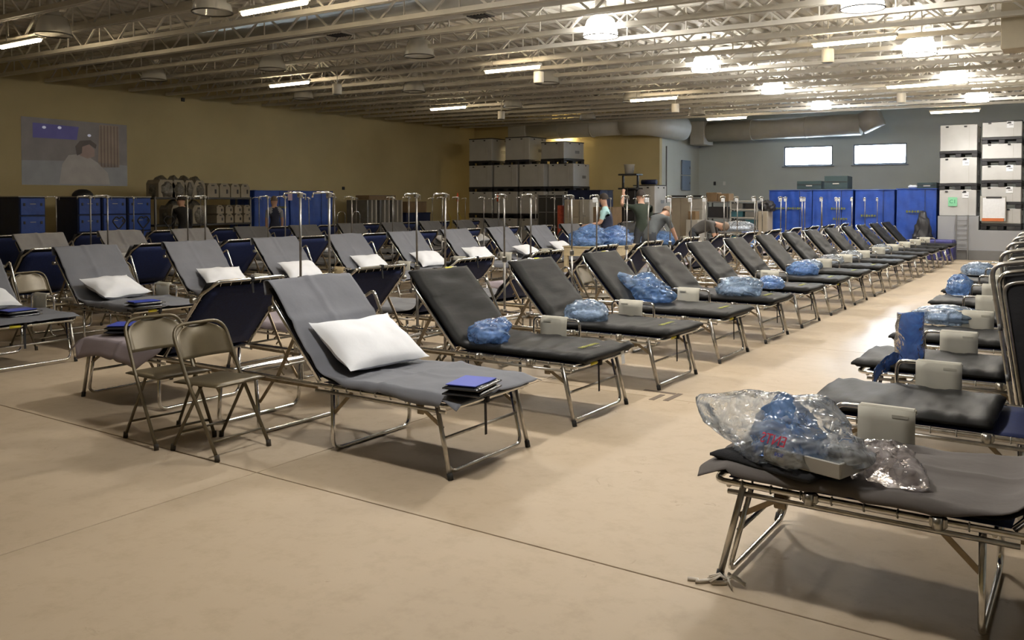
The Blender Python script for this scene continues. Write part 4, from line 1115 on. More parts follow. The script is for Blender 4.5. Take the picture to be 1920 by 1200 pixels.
# ---------------------------------------------------------------- blue tarpaulin carts
def cart_meshes(L, D, H, m, seed, wav=.035):
    def side(fn, nu, nv): return MB().grid(fn, nu, nv)
    def wv(a, b_, k): return wav * (nz((a * 4, b_ * 3, k), 1.6, seed) + .5 * nz((a * 14, b_ * 3, k), 1.2, seed + 2)) * (1 - .3 * b_)
    mb_ = MB(); z0 = .14
    mb_.grid(lambda a, b_: Vector((-L / 2 + L * a, -D / 2 - wv(a, b_, 0), z0 + (H - z0) * b_)), 30, 10)
    mb_.grid(lambda a, b_: Vector((L / 2 - L * a, D / 2 + wv(a, b_, 1), z0 + (H - z0) * b_)), 30, 10)
    mb_.grid(lambda a, b_: Vector((L / 2 + wv(a, b_, 2), -D / 2 + D * a, z0 + (H - z0) * b_)), 20, 10)
    mb_.grid(lambda a, b_: Vector((-L / 2 - wv(a, b_, 3), D / 2 - D * a, z0 + (H - z0) * b_)), 20, 10)
    mb_.grid(lambda a, b_: Vector((-(L / 2 + .02) + (L + .04) * a, -(D / 2 + .02) + (D + .04) * b_, H + .012 * nz((a * 5, b_ * 5, 0), 1, seed))), 16, 10, .02)
    cover = mb_.mesh('cover', m)
    bs = MB().box((0, 0, .12), (L - .06, D - .06, .04), .004)
    base = bs.mesh('base', GREYM)
    ca = MB()
    for x in (-1, 1):
        for y in (-1, 1): ca.tube([(x * (L / 2 - .1) , y * (D / 2 - .1) - .015, .05), (x * (L / 2 - .1), y * (D / 2 - .1) + .015, .05)], .05, 12); ca.box((x * (L / 2 - .1), y * (D / 2 - .1), .09), (.05, .05, .04))
    return cover, base, ca.mesh('castor', RUBBER)
YP2 = mat('faded_yellow_print', (.16, .18, .05), .7, var=.6, vscale=30)
def tarp_cart(x, y, L, D, H, lab, grp=None, m=BLUECART, seed=1, rz=0, text=None):
    c_, b_, k_ = cart_meshes(L, D, H, m, seed)
    t = thing('tarp_cart', lab, 'cart', (x, y, 0), rz, grp)
    cv = link('cover', c_, t); link('base', b_, t); link('castor', k_, t)
    zp = MB().tube([(L * .22, -D / 2 - .02, .2), (L * .22, -D / 2 - .02, H - .02)], .008, 5); part('zip', zp, BLUEDK, t)
    if text:
        r_ = random.Random(seed); pr = MB()
        for (tx, tz) in text:
            for q in range(6): pr.box((tx * L + q * .07 - .18, -D / 2 - .038, tz), (.05, .006, .05 if q % 2 else .065))
        part('lettering', pr, YP2, cv)
    return t
pts = [(1440, 1600), (1602, 1678), (1680, 1757)]
edges = [on_y(px, 400, 26.35).x for px in (1441, 1522, 1599, 1602, 1677, 1681, 1757)]
tarp_cart((edges[0] + edges[1]) / 2, 26.9, edges[1] - edges[0] - .02, 1.0, 1.90, 'left-hand blue tarpaulin cart carrying a closed black case before the far wall', None, seed=3, text=[(-.28, 1.35), (.1, 1.35)])
tarp_cart((edges[1] + edges[2]) / 2, 26.9, edges[2] - edges[1] - .02, 1.0, 1.90, 'blue tarpaulin cart carrying the taller open black case before the far wall', None, seed=4, text=[(.15, 1.35), (.2, 1.05)])
tarp_cart((edges[3] + edges[4]) / 2, 26.9, edges[4] - edges[3] - .02, 1.0, 1.90, 'blue tarpaulin cart with bright yellow lettering between two plainer carts', None, seed=5, text=[(-.15, 1.15)])
tarp_cart((edges[5] + edges[6]) / 2, 26.85, edges[6] - edges[5] - .02, 1.1, 1.92, 'smooth blue tarpaulin cart next to the white crates on the grey dock', None, seed=6, text=[(-.05, 1.28)])
DKCASE = mat('dark_green_case', (.025, .05, .055), .5)
for px0, px1, h, lab in ((1498, 1543, .24, 'flat black case lying on the left-hand blue cart'), (1549, 1592, .38, 'taller dark case lying on a blue cart below the windows'), (1722, 1758, .16, 'flat dark green pad lying on the blue cart beside the dock')):
    a, c = on_y(px0, 350, 26.7).x, on_y(px1, 350, 26.7).x
    t = thing('equipment_case', lab, 'case', ((a + c) / 2, 26.8, 1.925))
    part('shell', MB().prism([(-.3, 0), (.3, 0), (.3, h * .95), (-.3, h)], 0, -(c - a) / 2, (c - a) / 2), DKCASE, t)
    part('seam', MB().box((0, -.303, h * .55), (c - a, .01, .02)), BLACKP, t); part('handle', MB().box((0, -.31, h * .4), (.18, .03, .035), .008), LGREY, t)
p = on_y(1716, 352, 26.7)
single('folded_cloth', pad([(Vector((-.18, 0, 0)), UP), (Vector((.18, 0, 0)), UP)], .2, .09, 8, 12, .02, 6), INNER, 'pale folded cloth on the blue cart beside the green pad', 'cloth', (p.x + .02, 26.75, 1.925))

# left wall: drawer carts (face towards +X)
def drawer_cart(y0_, y1_, xf_, H, lab, sleeve=True, grp=None):
    w = y1_ - y0_
    t = thing('drawer_cart', lab, 'cart', (xf_, (y0_ + y1_) / 2, 0), 0, grp)
    part('body', MB().box((-.45, 0, H / 2 + .06), (.90, w, H - .12), .012), BLUEDK, t)
    n_ = 4; hh = (H - .14) / n_
    for i in range(n_):
        d = part('drawer', MB().box((.012, 0, .13 + hh * (i + .5)), (.03, w - .05, hh - .03), .008), BLUECART, t)
        for s in (-1, 1):
            part('grip', MB().box((.028, s * w * .32, .13 + hh * (i + .62)), (.012, .045, .06), .004), BLACKP, d)
        part('name_strip', MB().box((.028, 0, .13 + hh * (i + .65)), (.006, w * .22, .015)), LGREY, d)
    part('castor', MB().tube([(-.1, -w / 2 + .08, .05), (-.1, -w / 2 + .11, .05)], .05, 10).tube([(-.1, w / 2 - .11, .05), (-.1, w / 2 - .08, .05)], .05, 10).tube([(-.8, -w / 2 + .08, .05), (-.8, -w / 2 + .11, .05)], .05, 10).tube([(-.8, w / 2 - .11, .05), (-.8, w / 2 - .08, .05)], .05, 10), RUBBER, t)
    part('top_edge', MB().box((-.45, 0, H + .01), (.92, w + .02, .025), .006), LGREY, t)
    return t
xf = -18.5
for (a, c, lab, g) in ((35, 85, 'blue drawer cart standing apart, left of the black-sided one', None), (145, 189, 'blue drawer cart with a black sleeve side, below the projected picture', None), (191, 237, 'blue drawer cart in the middle of three, with a pallet jack before it', None), (239, 283, 'blue drawer cart nearest the shelf of tan boxes', None)):
    drawer_cart(on_x(a, 380, xf).y, on_x(c, 380, xf).y, xf, 1.66, lab)
single('dark_dome', MB().lathe([(.22, 0), (.21, .06), (.16, .12), (.08, .155), (.0, .16)], 20), BLACKP, 'dark rounded cap resting on the black-sleeved blue cart', 'cap', (-18.75, on_x(155, 372, -18.75).y, 1.68))
# big blue covers beyond the shelf
ya, yb, ym_ = on_x(470, 380, -18.6).y, on_x(628, 380, -18.6).y, on_x(548, 380, -18.6).y
tarp_cart(-19.25, (ya + ym_) / 2 + .12, ym_ - ya - .25, 1.0, 1.86, 'big blue tarpaulin cart behind the person in the navy vest', None, seed=11, rz=R(90), text=[(.25, 1.4)])
tarp_cart(-19.25, (ym_ + yb) / 2 + .03, yb - ym_ - .03, 1.05, 1.86, 'big blue tarpaulin cart with a pink notice on its side', None, seed=12, rz=R(90))
p = on_x(551, 367, -18.55)
single('pink_notice', MB().box((0, 0, 0), (.006, .16, .26)), mat('pink_paper', (.55, .42, .55), .8), 'pink paper notice pinned on the big blue cart', 'notice', (-18.705, p.y, p.z))
# shelf with tan boxes
ya, yb = on_x(292, 380, -18.7).y, on_x(470, 380, -18.7).y
t = thing('steel_shelf', 'dark steel shelf loaded with tan kit boxes along the left wall', 'shelf', (-19.0, 0, 0))
for y in (ya, (ya + yb) / 2, yb):
    for dx in (-.28, .28): part('post', MB().box((dx, y, .84), (.045, .045, 1.68), .004), GREYM, t)
for z in (.35, .98, 1.64): part('shelf_board', MB().box((0, (ya + yb) / 2, z), (.62, yb - ya, .05), .006), mat('dark_steel', (.05, .05, .05), .5, .5), t)
TANBOX = mat('tan_kit_box', (.30, .265, .20), .6, var=.15, vscale=6)
HOODM = plastic('dusty_clear_film', (.42, .40, .35), .75, .25)
def kit_box(px0, px1, z, h, lab, grp, hood=False):
    a, c = on_x(px0, 370, -18.75).y, on_x(px1, 370, -18.75).y; w = c - a - .03
    t = thing('kit_box', lab, 'box', (-18.95, (a + c) / 2, z), 0, grp)
    part('body', MB().prism([(-w / 2, 0), (w / 2, 0), (w / 2, h * .72), (w / 2 - .07, h), (-w / 2 + .05, h), (-w / 2, h * .8)], 0, -.25, .25), TANBOX, t)
    part('slot', MB().box((.253, w * .22, h * .42), (.012, w * .16, h * .30), .003), BLACKP, t); part('grip', MB().box((.253, -w * .02, h * .84), (.012, w * .25, h * .08), .003), BLACKP, t)
    if hood:
        o = part('film', bag_mesh('film', HOODM, (.31, w * .56, h * .72), int(px0), [((0, .1, 1), .2, 6)], 4, .10), None, t)
for i, (a, c) in enumerate(((294, 327), (320, 347), (343, 364), (362, 384))): kit_box(a, c, 1.667, .42, 'tan kit box under dusty film on the shelf top, %s from the drawer carts' % ORD[i], 'filmed kit boxes', True)
for i, (a, c) in enumerate(((386, 409), (409, 430), (430, 449), (449, 467))): kit_box(a, c, 1.667, .36, 'bare tan kit box on the shelf top, %s from the filmed ones' % ORD[i], 'bare kit boxes on the shelf top')
for i in range(4):
    kit_box(403 + 17 * i, 419 + 17 * i, 1.007, .24, 'small tan kit box resting on the middle shelf board, %s in line' % ORD[i], 'kit boxes in the lower tier')
    kit_box(403 + 17 * i, 418 + 17 * i, 1.25, .22, 'small tan kit box stacked on another, %s in line' % ORD[i], 'kit boxes stacked on the lower tier')
for i, (a, c) in enumerate(((318, 345), (358, 385))): kit_box(a, c, 1.007, .46, '%s grey filmed kit box on the middle shelf board' % ORD[i], 'filmed boxes on the middle shelf', True)
# pallet jacks
def pallet_jack(px, x, lab, m):
    y = on_x(px, 410, x).y
    t = thing('pallet_jack', lab, 'pallet jack', (x, y, 0), R(0))
    for s in (-1, 1): part('fork', MB().box((-.55, s * .18, .07), (1.1, .14, .06), .01), m, t)
    part('body', MB().box((.05, 0, .22), (.16, .34, .40), .03), m, t)
    part('handle', MB().tube([(.12, 0, .40), (.22, 0, .98)], .02, 8), BLACKP, t)
    part('grip_loop', MB().tube(fillet([(.22, 0, .98), (.24, -.15, 1.16), (.25, -.06, 1.26), (.25, 0, 1.20), (.25, .06, 1.26), (.24, .15, 1.16)], .05, 4, True), .014, 6, closed=True), BLACKP, t)
    part('wheel', MB().tube([(.12, -.09, .085), (.12, .09, .085)], .085, 14), RUBBER, t)
pallet_jack(211, -17.25, 'pallet jack with red body before the middle blue drawer cart', mat('red_enamel', (.35, .03, .03), .45)); pallet_jack(257, -17.25, 'black pallet jack before the blue drawer cart nearest the shelf', BLACKP); pallet_jack(305, -17.25, 'dark pallet jack before the steel shelf', GREYM)
# stacked panels, cartons and bins at the left wall
for i in range(9):
    y = on_x(690 + 8.0 * i, 400, -19.0).y
    t = single('partition_panel', MB().box((-.45, 0, .80), (.90, .07, 1.58), .01), LGREY if i % 3 else GREYM, '%s grey partition panel on edge by the left wall, counted from the blue carts' % ORD[i], 'panel', (-19.0, y, .01), 0, 'partition panels')
def box_px(name, px0, px1, py0, z0_, X, m, lab, cat, depth=.6, tape=True, z1_=None):
    a, c = on_x(px0, py0, X), on_x(px1, py0, X); h = (z1_ or a.z) - z0_
    t = thing(name, lab, cat, (X - depth / 2, (a.y + c.y) / 2, z0_))
    part('body', MB().box((0, 0, h / 2), (depth, c.y - a.y, h), .008), m, t)
    if tape: part('tape_strip', MB().box((0, 0, h + .001), (depth + .004, .06, .004)), TAN, t); part('flap_edge', MB().box((depth / 2 + .002, 0, h * .96), (.006, c.y - a.y - .02, .008)), BLACKP, t)
    else: part('rim', MB().box((0, 0, h - .02), (depth + .03, c.y - a.y + .03, .04), .008), m, t)
box_px('carton', 692, 742, 366, 1.605, -19.0, CARTON, 'flat brown carton lying on top of the partition panels', 'carton')
box_px('storage_bin', 762, 807, 399, .02, -19.0, BLUEDK, 'dark blue bin under the brown carton near the partition panels', 'bin', .7, False)
box_px('carton', 764, 800, 378, on_x(762, 399, -19.0).z, -19.0, CARTON, 'brown carton sitting on the dark blue bin', 'carton')
YEL = mat('yellow_enamel', (.42, .32, .04), .5)
t = thing('hand_truck', 'yellow hand truck leaning near the tall crate stack', 'hand truck', (-17.6, 22.8, 0), R(-20))
for s in (-1, 1): part('rail', MB().tube(fillet([(0, s * .2, .1), (-.05, s * .2, 1.0), (-.2, s * .2, 1.2)], .1, 4), .018, 6), YEL, t); part('wheel', MB().tube([(-.02, s * .26, .12), (-.02, s * .20, .12)], .12, 14), RUBBER, t)
for z in (.3, .6, .9): part('rung', MB().tube([(-.03, -.2, z), (-.03, .2, z)], .014, 6), YEL, t)
part('toe_plate', MB().box((.12, 0, .02), (.24, .44, .02), .003), YEL, t)
for px, X in ((858, -17.2), (933, -17.15)):
    p = on_x(px, 366, X)
    t = thing('flag_pole', 'orange-tipped thin pole %s' % ('near the yellow hand truck' if px < 900 else 'in front of the tall crate stack'), 'pole', (X, p.y, 0), 0, 'orange-tipped poles')
    part('pole', MB().tube([(0, 0, .03), (0, 0, 1.6)], .012, 6), GREYM, t); part('foot', MB().lathe([(.14, 0), (.14, .03), (.03, .05)], 14), GREYM, t)
    part('tip', MB().lathe([(.03, 1.55), (.035, 1.70), (.015, 1.82), (0, 1.83)], 8), mat('orange_plastic', (.8, .10, .03), .5), t)
for i, px in enumerate((640, 668)):
    p = on_x(px, 400, -18.6)
    t = thing('hand_cart', ['chrome-handled hand cart next to the pink-noticed blue cart', 'chrome-handled hand cart next to the partition panels'][i], 'hand cart', (-18.6, p.y, 0), 0, 'chrome hand carts')
    part('handle', MB().tube(fillet([(0, -.16, .1), (0, -.16, 1.25), (0, .16, 1.25), (0, .16, .1)], .14, 6), .014, 6), CHROME, t); part('deck', MB().box((.25, 0, .12), (.6, .42, .04), .01), GREYM, t)
    part('wheel', MB().tube([(.1, -.2, .055), (.1, -.16, .055)], .055, 12).tube([(.1, .16, .055), (.1, .2, .055)], .055, 12).tube([(.45, -.2, .055), (.45, -.16, .055)], .055, 12).tube([(.45, .16, .055), (.45, .2, .055)], .055, 12), RUBBER, t)

# ---------------------------------------------------------------- things in front of the cream back wall (faces towards -Y)
def box_y(name, px0, px1, ytop, Y, m, lab, cat, depth=.6, z0_=0.0, lines=0, grp=None, handle=False, vert=0):
    a, c = on_y(px0, ytop, Y), on_y(px1, ytop, Y); w = c.x - a.x; h = a.z - z0_
    t = thing(name, lab, cat, ((a.x + c.x) / 2, Y + depth / 2, z0_), 0, grp)
    part('body', MB().box((0, 0, h / 2), (w, depth, h), .01), m, t)
    for i in range(lines):
        d = part('drawer', MB().box((0, -depth / 2 - .008, h * (i + .5) / lines), (w * .92, .02, h / lines * .9), .004), m, t)
        if handle: part('handle', MB().box((0, -depth / 2 - .03, h * (i + .7) / lines), (w * .3, .02, .02), .004), GREYM, d)
    for i in range(vert): part('stile', MB().box((-w / 2 + w * (i + .5) / vert, -depth / 2 - .008, h / 2), (w / vert * .88, .02, h * .96), .004), m, t)
    return t
t = box_y('wire_cage', 1010, 1056, 366, 23.6, mat('dark_mesh', (.035, .035, .035), .6), 'dark wire cage trolley before the tall crate stack', 'trolley', .7)
w_ = on_y(1056, 380, 23.6).x - on_y(1010, 380, 23.6).x
for i in range(4): part('bar', MB().box((-w_ / 2 + w_ * i / 3, -.37, .9), (.03, .03, 1.75)), GREYM, t)
for i in range(4): part('rail', MB().box((0, -.37, .25 + .48 * i), (w_, .03, .03)), GREYM, t)
p = on_y(1046, 385, 23.0)
t = thing('barrier_roll', 'narrow orange-red roll standing beside the wire cage', 'barrier', (p.x + .10, 23.0, 0)); part('roll', MB().lathe([(.09, .02), (.10, .04), (.10, p.z - .02), (.09, p.z)], 14), mat('orange_red_mesh', (.50, .08, .04), .7, var=.3, vscale=20), t); part('foot', MB().lathe([(.16, 0), (.16, .025)], 14), BLACKP, t)
box_y('locker', 1058, 1086, 374, 22.6, TANPAN, 'tan double locker before the navy tarp', 'locker', .6, lines=3, handle=True)
box_y('locker', 1087, 1106, 374, 22.6, LGREY, 'light grey locker beside the tan double locker', 'locker', .6, lines=1, handle=True)
tarp_cart((on_y(1063, 360, 25.2).x + on_y(1124, 360, 25.2).x) / 2, 25.7, on_y(1124, 360, 25.2).x - on_y(1063, 360, 25.2).x, .9, 1.93, 'dark navy tarp cart between the crate stack and the black crate frame', None, m=BLUEDK, seed=21)
box_y('carton', 1112, 1148, 388, 21.8, CARTON, 'tall brown carton on the floor beside the light grey locker', 'carton', .6)
# two blue-white crates with a black frame trolley
pa, pb = on_y(1186, 360, 24.6).x, on_y(1228, 360, 24.6).x
CR4 = crate_meshes(pb - pa, .9, .85)
for i in range(2): crate((pa + pb) / 2, 25.05, .64 * 0 + 1.02 * i, ['bluish white crate at the bottom of the two-high stack by the step wall', 'bluish white crate on top of the two-high stack by the step wall'][i], None, P=CR4, lid=i == 1)
t = thing('frame_trolley', 'tall black frame trolley in front of the two-high crate stack', 'trolley', (on_y(1182, 360, 24.3).x, 24.3, 0))
for dx in (-.25, .25): part('upright', MB().box((dx, 0, 1.22), (.06, .06, 2.36), .008), BLACKP, t)
for z in (.15, .75, 1.35, 1.95, 2.38): part('shelf', MB().box((0, 0, z), (.62, .46, .05), .006), BLACKP, t)
part('case', MB().box((0, .05, 1.68), (.42, .3, .5), .03), BLACKP, t); part('case', MB().box((.02, .05, 1.05), (.40, .3, .5), .03), BLACKP, t)
part('rod', MB().tube([(.02, -.25, .2), (.02, -.25, 2.0)], .012, 6), CHROME, t)
part('castor', MB().tube([(-.25, -.03, .05), (-.25, .03, .05)], .05, 10).tube([(.25, -.03, .05), (.25, .03, .05)], .05, 10), RUBBER, t)
single('bucket', MB().lathe([(.13, 0), (.16, .26), (.17, .27), (.17, .29), (.15, .29)], 18), LGREY, 'pale bucket on top of the black frame trolley', 'bucket', (on_y(1180, 310, 24.3).x, 24.3, 2.41))
single('rolled_mat', MB().tube([(-.2, 0, .08), (.3, 0, .08)], .08, 14), BLUEDK, 'dark blue rolled mat on the two-high crate stack', 'mat', ((pa + pb) / 2 - .05, 25.0, 2.08))
# by the step wall and far wall
box_y('partition_panel', 1259, 1294, 371, 24.8, TANPAN, 'wide tan partition board before the step wall', 'panel', .12, vert=2)
single('board_top', MB().box(((on_y(1262, 371, 24.9).x + on_y(1315, 371, 24.9).x) / 2, 25.0, on_y(1262, 371, 24.9).z + .05), (1.0, .5, .05), .01), BLACKP, 'black tray laid across the tan partition board and white rack', 'tray')
box_y('file_rack', 1296, 1318, 372, 24.9, LGREY, 'narrow white rack of files beside the tan partition board', 'rack', .5, lines=5)
box_y('carton', 1290, 1304, 396, 24.2, CARTON, 'small brown carton in front of the white file rack', 'carton', .3, z0_=.9)
box_y('desk_pedestal', 1286, 1308, 412, 24.1, LGREY, 'grey pedestal under the small brown carton', 'cabinet', .45)
def open_shelf(px0, px1, ytop, Y, lab, n_, m, bins, cols=1):
    a, c = on_y(px0, ytop, Y), on_y(px1, ytop, Y); w = c.x - a.x; h = a.z
    t = thing('open_shelf', lab, 'shelf', ((a.x + c.x) / 2, Y + .25, 0))
    for sx in (-1, 1):
        for sy in (-1, 1): part('post', MB().box((sx * (w / 2 - .02), sy * .23, h / 2), (.04, .04, h), .004), m, t)
    for i in range(n_ + 1): part('shelf_board', MB().box((0, 0, .10 + (h - .12) * i / n_), (w, .5, .03), .004), m, t)
    for i in range(n_):
        for k in range(cols):
            zz_ = .115 + (h - .12) * i / n_; ww = w / cols * .84
            single('shelf_bin', MB().box((0, 0, (h / n_) * .32), (ww, .42, (h / n_) * .62), .012), bins[(i + k) % len(bins)], '%s bin on the %s level of the %s' % (('', 'left-column', 'right-column')[0 if cols == 1 else k + 1] or 'black', ORD[i], 'black-bin shelf' if cols == 1 else 'white tray shelf'), 'bin', ((a.x + c.x) / 2 - w / 2 + w * (k + .5) / cols, Y + .25, zz_ + .001), 0, 'bins on %s' % ('the dark shelf' if cols == 1 else 'the tray shelf'))
    return h
h1 = open_shelf(1324, 1365, 378, 25.2, 'steel shelf of black bins under two cartons by the far wall', 3, GREYM, [BLACKP])
open_shelf(1368, 1420, 376, 25.2, 'white shelf stacked with trays beside the black-bin shelf', 6, LGREY, [BLACKP, mat('teal_bin', (.03, .12, .16), .5), GREYM], 2)
for a, c, yt, lab in ((1324, 1344, 361, 'darker brown carton on the shelf of black bins'), (1345, 1367, 363, 'taped brown carton on the shelf of black bins')):
    box_y('carton', a, c, yt, 25.25, CARTON, lab, 'carton', .4, z0_=h1 + .0)
box_y('low_cabinet', 1421, 1439, 396, 25.2, TANPAN, 'low tan cabinet between the tray shelf and the blue carts', 'cabinet', .5, lines=2)
single('black_bag', bag_mesh('black_bag', BLACKP, (.2, .2, .2), 91, [], 4, .2), None, 'black bag lying on the low tan cabinet', 'bag', (on_y(1431, 396, 25.4).x + .12, 25.45, on_y(1430, 396, 25.2).z - .005))
t = thing('steel_trolley', 'flat steel trolley with pale oddments before the tray shelf', 'trolley', (-7.6, 21.6, 0), R(90))
part('deck', MB().box((0, 0, .80), (1.3, .6, .04), .01), CHROME, t)
for sx in (-1, 1):
    for sy in (-1, 1): part('leg', MB().tube([(sx * .6, sy * .25, .0), (sx * .6, sy * .25, .80)], .016, 6), CHROME, t)
bag(-7.6, 21.6, .82, (.4, .22, .16), CLEARBAG, 'pale crumpled wrapping on the flat steel trolley', 95, sub=4)

# ---------------------------------------------------------------- people
def bone_dist(p, a, b_):
    d = b_ - a; t_ = max(0, min(1, (p - a).dot(d) / max(1e-9, d.length_squared))); return (p - (a + d * t_)).length
def person(lab, X, Y, rz, H=1.75, lean=0.0, curl=0.0, armL=None, armR=None, knee=0.0, head_pitch=0.0, shirt=None, pants=None, hair=None, sleeve='short', vest=None, bald=False, spread=.11, z0_=0):
    """local frame: x forward, y left. arm = (upper dir, fore dir). One continuous skinned body."""
    s = H / 1.75
    V_ = []; E_ = []; Rr = []; G_ = []
    def v(p, r, ry=None): V_.append(Vector(p)); Rr.append((r * s, (ry or r) * s)); return len(V_) - 1
    def e(a, b_, g): E_.append((a, b_)); G_.append(g)
    hipz = (.93 - .10 * knee) * s
    ca, sa = math.cos(lean), math.sin(lean)
    cb, sb = math.cos(lean + curl), math.sin(lean + curl)
    pel = Vector((-.12 * math.sin(lean), 0, hipz))
    wai = pel + Vector((sa, 0, ca)) * .17 * s
    che = wai + Vector(((sa + sb) / 2, 0, (ca + cb) / 2)) * .20 * s
    ush = che + Vector((sb, 0, cb)) * .14 * s
    nec = ush + Vector((sb, 0, cb)) * .08 * s
    ch, sh = math.cos(lean + curl + head_pitch), math.sin(lean + curl + head_pitch)
    hd0 = nec + Vector((sh, 0, ch)) * .06 * s + Vector((ch, 0, -sh)) * .02 * s
    hd1 = hd0 + Vector((sh, 0, ch)) * .10 * s
    hd2 = hd1 + Vector((sh, 0, ch)) * .065 * s
    i_p = v(pel, .13, .155); i_w = v(wai, .115, .145); i_c = v(che, .125, .165); i_u = v(ush, .10, .13); i_n = v(nec, .058); i_0 = v(hd0, .075); i_1 = v(hd1, .096, .082); i_2 = v(hd2, .070)
    e(i_p, i_w, 'shirt'); e(i_w, i_c, 'shirt'); e(i_c, i_u, 'shirt'); e(i_u, i_n, 'skin'); e(i_n, i_0, 'skin'); e(i_0, i_1, 'skin'); e(i_1, i_2, 'skin')
    nose = v(hd1 + Vector((ch, 0, -sh)) * .105 * s - Vector((sh, 0, ch)) * .02 * s, .016); e(i_1, nose, 'skin')
    for sy in (-1, 1):
        ear = v(hd1 + Vector((0, sy * .088, 0)) * s - Vector((sh, 0, ch)) * .01 * s, .014); e(i_1, ear, 'skin')
        arm = (armL if sy > 0 else armR) or ((.05, .12, -1), (.15, .0, -1))
        u_d = Vector((arm[0][0], sy * abs(arm[0][1]) if arm[0][1] >= 0 else sy * arm[0][1], arm[0][2])).normalized(); f_d = Vector((arm[1][0], sy * arm[1][1], arm[1][2])).normalized()
        sh_ = ush + Vector((0, sy * .175, 0)) * s + Vector((sb, 0, cb)) * (-.005 * s)
        el = sh_ + u_d * .29 * s; wr = el + f_d * .25 * s; pm = wr + f_d * .085 * s
        mid = sh_.lerp(el, .62)
        a0 = v(sh_, .062); a1 = v(mid, .053); a2 = v(el, .042); a3 = v(wr, .029); a4 = v(pm, .034, .02)
        e(i_u, a0, 'shirt'); e(a0, a1, 'shirt'); e(a1, a2, 'shirt' if sleeve == 'long' else 'skin'); e(a2, a3, 'shirt' if sleeve == 'long' else 'skin'); e(a3, a4, 'skin')
        side = f_d.cross(Vector((1, 0, 0))); side = side.normalized() if side.length > .2 else Vector((0, 1, 0))
        fwd_ = side.cross(f_d).normalized()
        for q, (o_, ln) in enumerate(((-.030, .075), (-.010, .088), (.010, .082), (.028, .065))):
            f1 = v(pm + side * o_ * s + f_d * ln * .55 * s, .0095); f2 = v(pm + side * o_ * 1.1 * s + f_d * ln * s + fwd_ * .015 * s, .0085); e(a4, f1, 'skin'); e(f1, f2, 'skin')
        th = v(wr + f_d * .05 * s - side * .05 * s + fwd_ * .02 * s, .011); e(a3, th, 'skin')
        hp = pel + Vector((0, sy * .095, -.03)) * s; an_x = -.02 * s
        kn = Vector((pel.x * .4 + .10 * knee * s, sy * (spread) * s, .50 * s)); ak = Vector((-.04 * s, sy * (spread + .01) * s, .085 * s)); to = Vector((.16 * s, sy * (spread + .03) * s, .035 * s))
        l0 = v(hp, .092); l1 = v(hp.lerp(kn, .5), .082); l2 = v(kn, .062); l3 = v(kn.lerp(ak, .35), .060); l4 = v(ak, .044); l5 = v(to, .040, .034); l6 = v(ak + Vector((-.05 * s, 0, -.045 * s)), .036)
        e(i_p, l0, 'pants'); e(l0, l1, 'pants'); e(l1, l2, 'pants'); e(l2, l3, 'pants'); e(l3, l4, 'pants'); e(l4, l5, 'shoe'); e(l4, l6, 'shoe')
    me = bpy.data.meshes.new('body_skeleton'); me.from_pydata([tuple(p) for p in V_], E_, [])
    o = bpy.data.objects.new('body_skeleton', me); COL.objects.link(o)
    o.modifiers.new('skin', 'SKIN').use_smooth_shade = True
    for i, (r1_, r2_) in enumerate(Rr): me.skin_vertices[0].data[i].radius = (r1_, r2_)
    for i in range(len(V_)): me.skin_vertices[0].data[i].use_root = (i == 0)
    sd = o.modifiers.new('sub', 'SUBSURF'); sd.levels = 2; sd.render_levels = 2
    ev = o.evaluated_get(bpy.context.evaluated_depsgraph_get())
    body = bpy.data.meshes.new_from_object(ev); body.name = 'body'
    bpy.data.objects.remove(o); bpy.data.meshes.remove(me)
    zmin = min(q.co.z for q in body.vertices)
    body.materials.clear()
    mats = {'skin': SKIN, 'shirt': shirt, 'pants': pants, 'shoe': BLACKP, 'vest': vest or shirt}
    keys = list(mats); 
    for k in keys: body.materials.append(mats[k])
    for pg in body.polygons:
        c = Vector(pg.center); best = min(range(len(E_)), key=lambda i: bone_dist(c, V_[E_[i][0]], V_[E_[i][1]]) - .5 * (Rr[E_[i][0]][0] + Rr[E_[i][1]][0]) * .6)
        g = G_[best]
        if g == 'shirt' and best <= 2 and c.z < pel.z + .02 and lean < .3: g = 'pants'
        if g == 'shirt' and vest and best <= 2 and abs(c.y) < .15: g = 'vest'
        pg.material_index = keys.index(g); pg.use_smooth = True
    t = thing('person', lab, 'person', (X, Y, z0_ - zmin), rz)
    link('body', body, t)
    # hair cap and face details
    hc = hd1 + Vector((sh, 0, ch)) * .012 * s - Vector((ch, 0, -sh)) * .012 * s
    hm = MB(); ax, ay = Vector((ch, 0, -sh)), Vector((sh, 0, ch))
    def hf(a, b_):
        th_ = PI * (.05 + a * (.50 if not bald else .36)); ph = 2 * PI * b_
        d = ay * math.cos(th_) * .128 + ax * math.sin(th_) * math.cos(ph) * .110 + Vector((0, 1, 0)) * math.sin(th_) * math.sin(ph) * .094
        if bald: d = (ay * math.cos(th_ + PI * .22) * .116 + ax * math.sin(th_ + PI * .22) * math.cos(ph) * .108 + Vector((0, 1, 0)) * math.sin(th_ + PI * .22) * math.sin(ph) * .095)
        if math.cos(ph) > .3 and a > .55: d *= .93
        return hc + d * s * (1 + .03 * nz(d, 40, 1))
    part('hair', MB().grid(hf, 12, 22), hair, t)
    for sy in (-1, 1): part('eye', MB().lathe([(.0, -.010), (.009, -.004), (.009, .004), (0, .010)], 8, hd1 + ax * .088 * s + Vector((0, sy * .033, 0)) * s + ay * .01 * s), BLACKP, t)
    part('mouth', MB().box(hd1 + ax * .086 * s - ay * .055 * s, (.012, .045, .008)), mat('lips', (.35, .12, .10), .6), t)
    return t
GREYT = mat('grey_tshirt', (.095, .105, .11), .9, var=.15, vscale=5, bump=.15, bscale=12)
GREENT = mat('dark_green_tshirt', (.030, .042, .030), .9, var=.15, vscale=5, bump=.15, bscale=12)
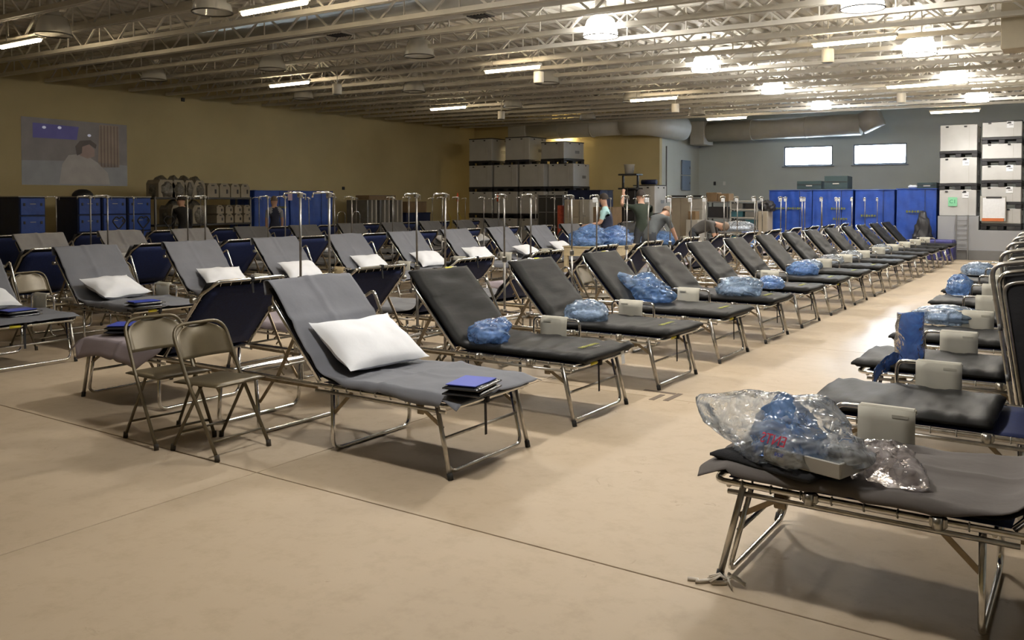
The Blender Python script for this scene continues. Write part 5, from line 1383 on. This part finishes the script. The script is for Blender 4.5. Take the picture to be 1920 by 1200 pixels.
CHART = mat('charcoal_tshirt', (.075, .072, .070), .9, var=.15, vscale=5, bump=.15, bscale=12)
AQUA = mat('pale_aqua_shirt', (.42, .66, .68), .9)
JEANS = mat('dark_trousers', (.045, .050, .060), .9, var=.2, vscale=6); NAVYP = mat('navy_trousers', (.02, .025, .05), .9)
HGREY = mat('grey_brown_hair', (.20, .15, .11), .8); HDARK = mat('dark_hair', (.03, .022, .018), .8)
person('person in a grey T-shirt bending over a navy-backed cot, arms reaching down', -7.25, 15.6, R(75), 1.76, lean=R(38), curl=R(12), head_pitch=R(10), armL=((.25, .25, -1), (.2, .1, -1)), armR=((.45, .25, -1), (.55, .05, -1)), knee=.5, shirt=GREYT, pants=JEANS, hair=HGREY, bald=True)
person('person in a dark green T-shirt standing at the plywood table, one arm raised', -8.0, 16.75, R(128), 1.78, lean=R(8), armL=((.55, .5, .15), (.5, -.2, .75)), armR=((.2, .2, -1), (.5, 0, -.8)), shirt=GREENT, pants=JEANS, hair=HDARK)
person('person in a pale aqua shirt and dark vest behind the plywood table', -8.62, 16.38, R(200), 1.70, lean=R(6), armL=((.3, .2, -1), (1, .1, -.15)), armR=((.3, .2, -1), (1, -.1, -.15)), shirt=AQUA, pants=NAVYP, hair=HDARK, vest=NAVYP)
person('person in a charcoal T-shirt stooping low over a cot, back rounded', -7.75, 19.2, R(10), 1.76, lean=R(58), curl=R(25), head_pitch=R(20), armL=((.2, .15, -1), (.15, 0, -1)), armR=((.3, .15, -1), (.2, 0, -1)), knee=.6, shirt=CHART, pants=JEANS, hair=HGREY)
person('person in a navy vest over grey sleeves standing before the big blue cart', -17.5, on_x(515, 400, -17.5).y, R(150), 1.66, lean=R(4), shirt=mat('pale_grey_shirt', (.28, .29, .32), .9), vest=NAVYP, pants=JEANS, hair=HGREY)
person('person in black clothes leaning towards the steel shelf', -17.6, on_x(345, 400, -17.6).y, R(165), 1.70, lean=R(16), shirt=mat('black_jacket', (.018, .016, .016), .9), pants=NAVYP, hair=HDARK, sleeve='long')
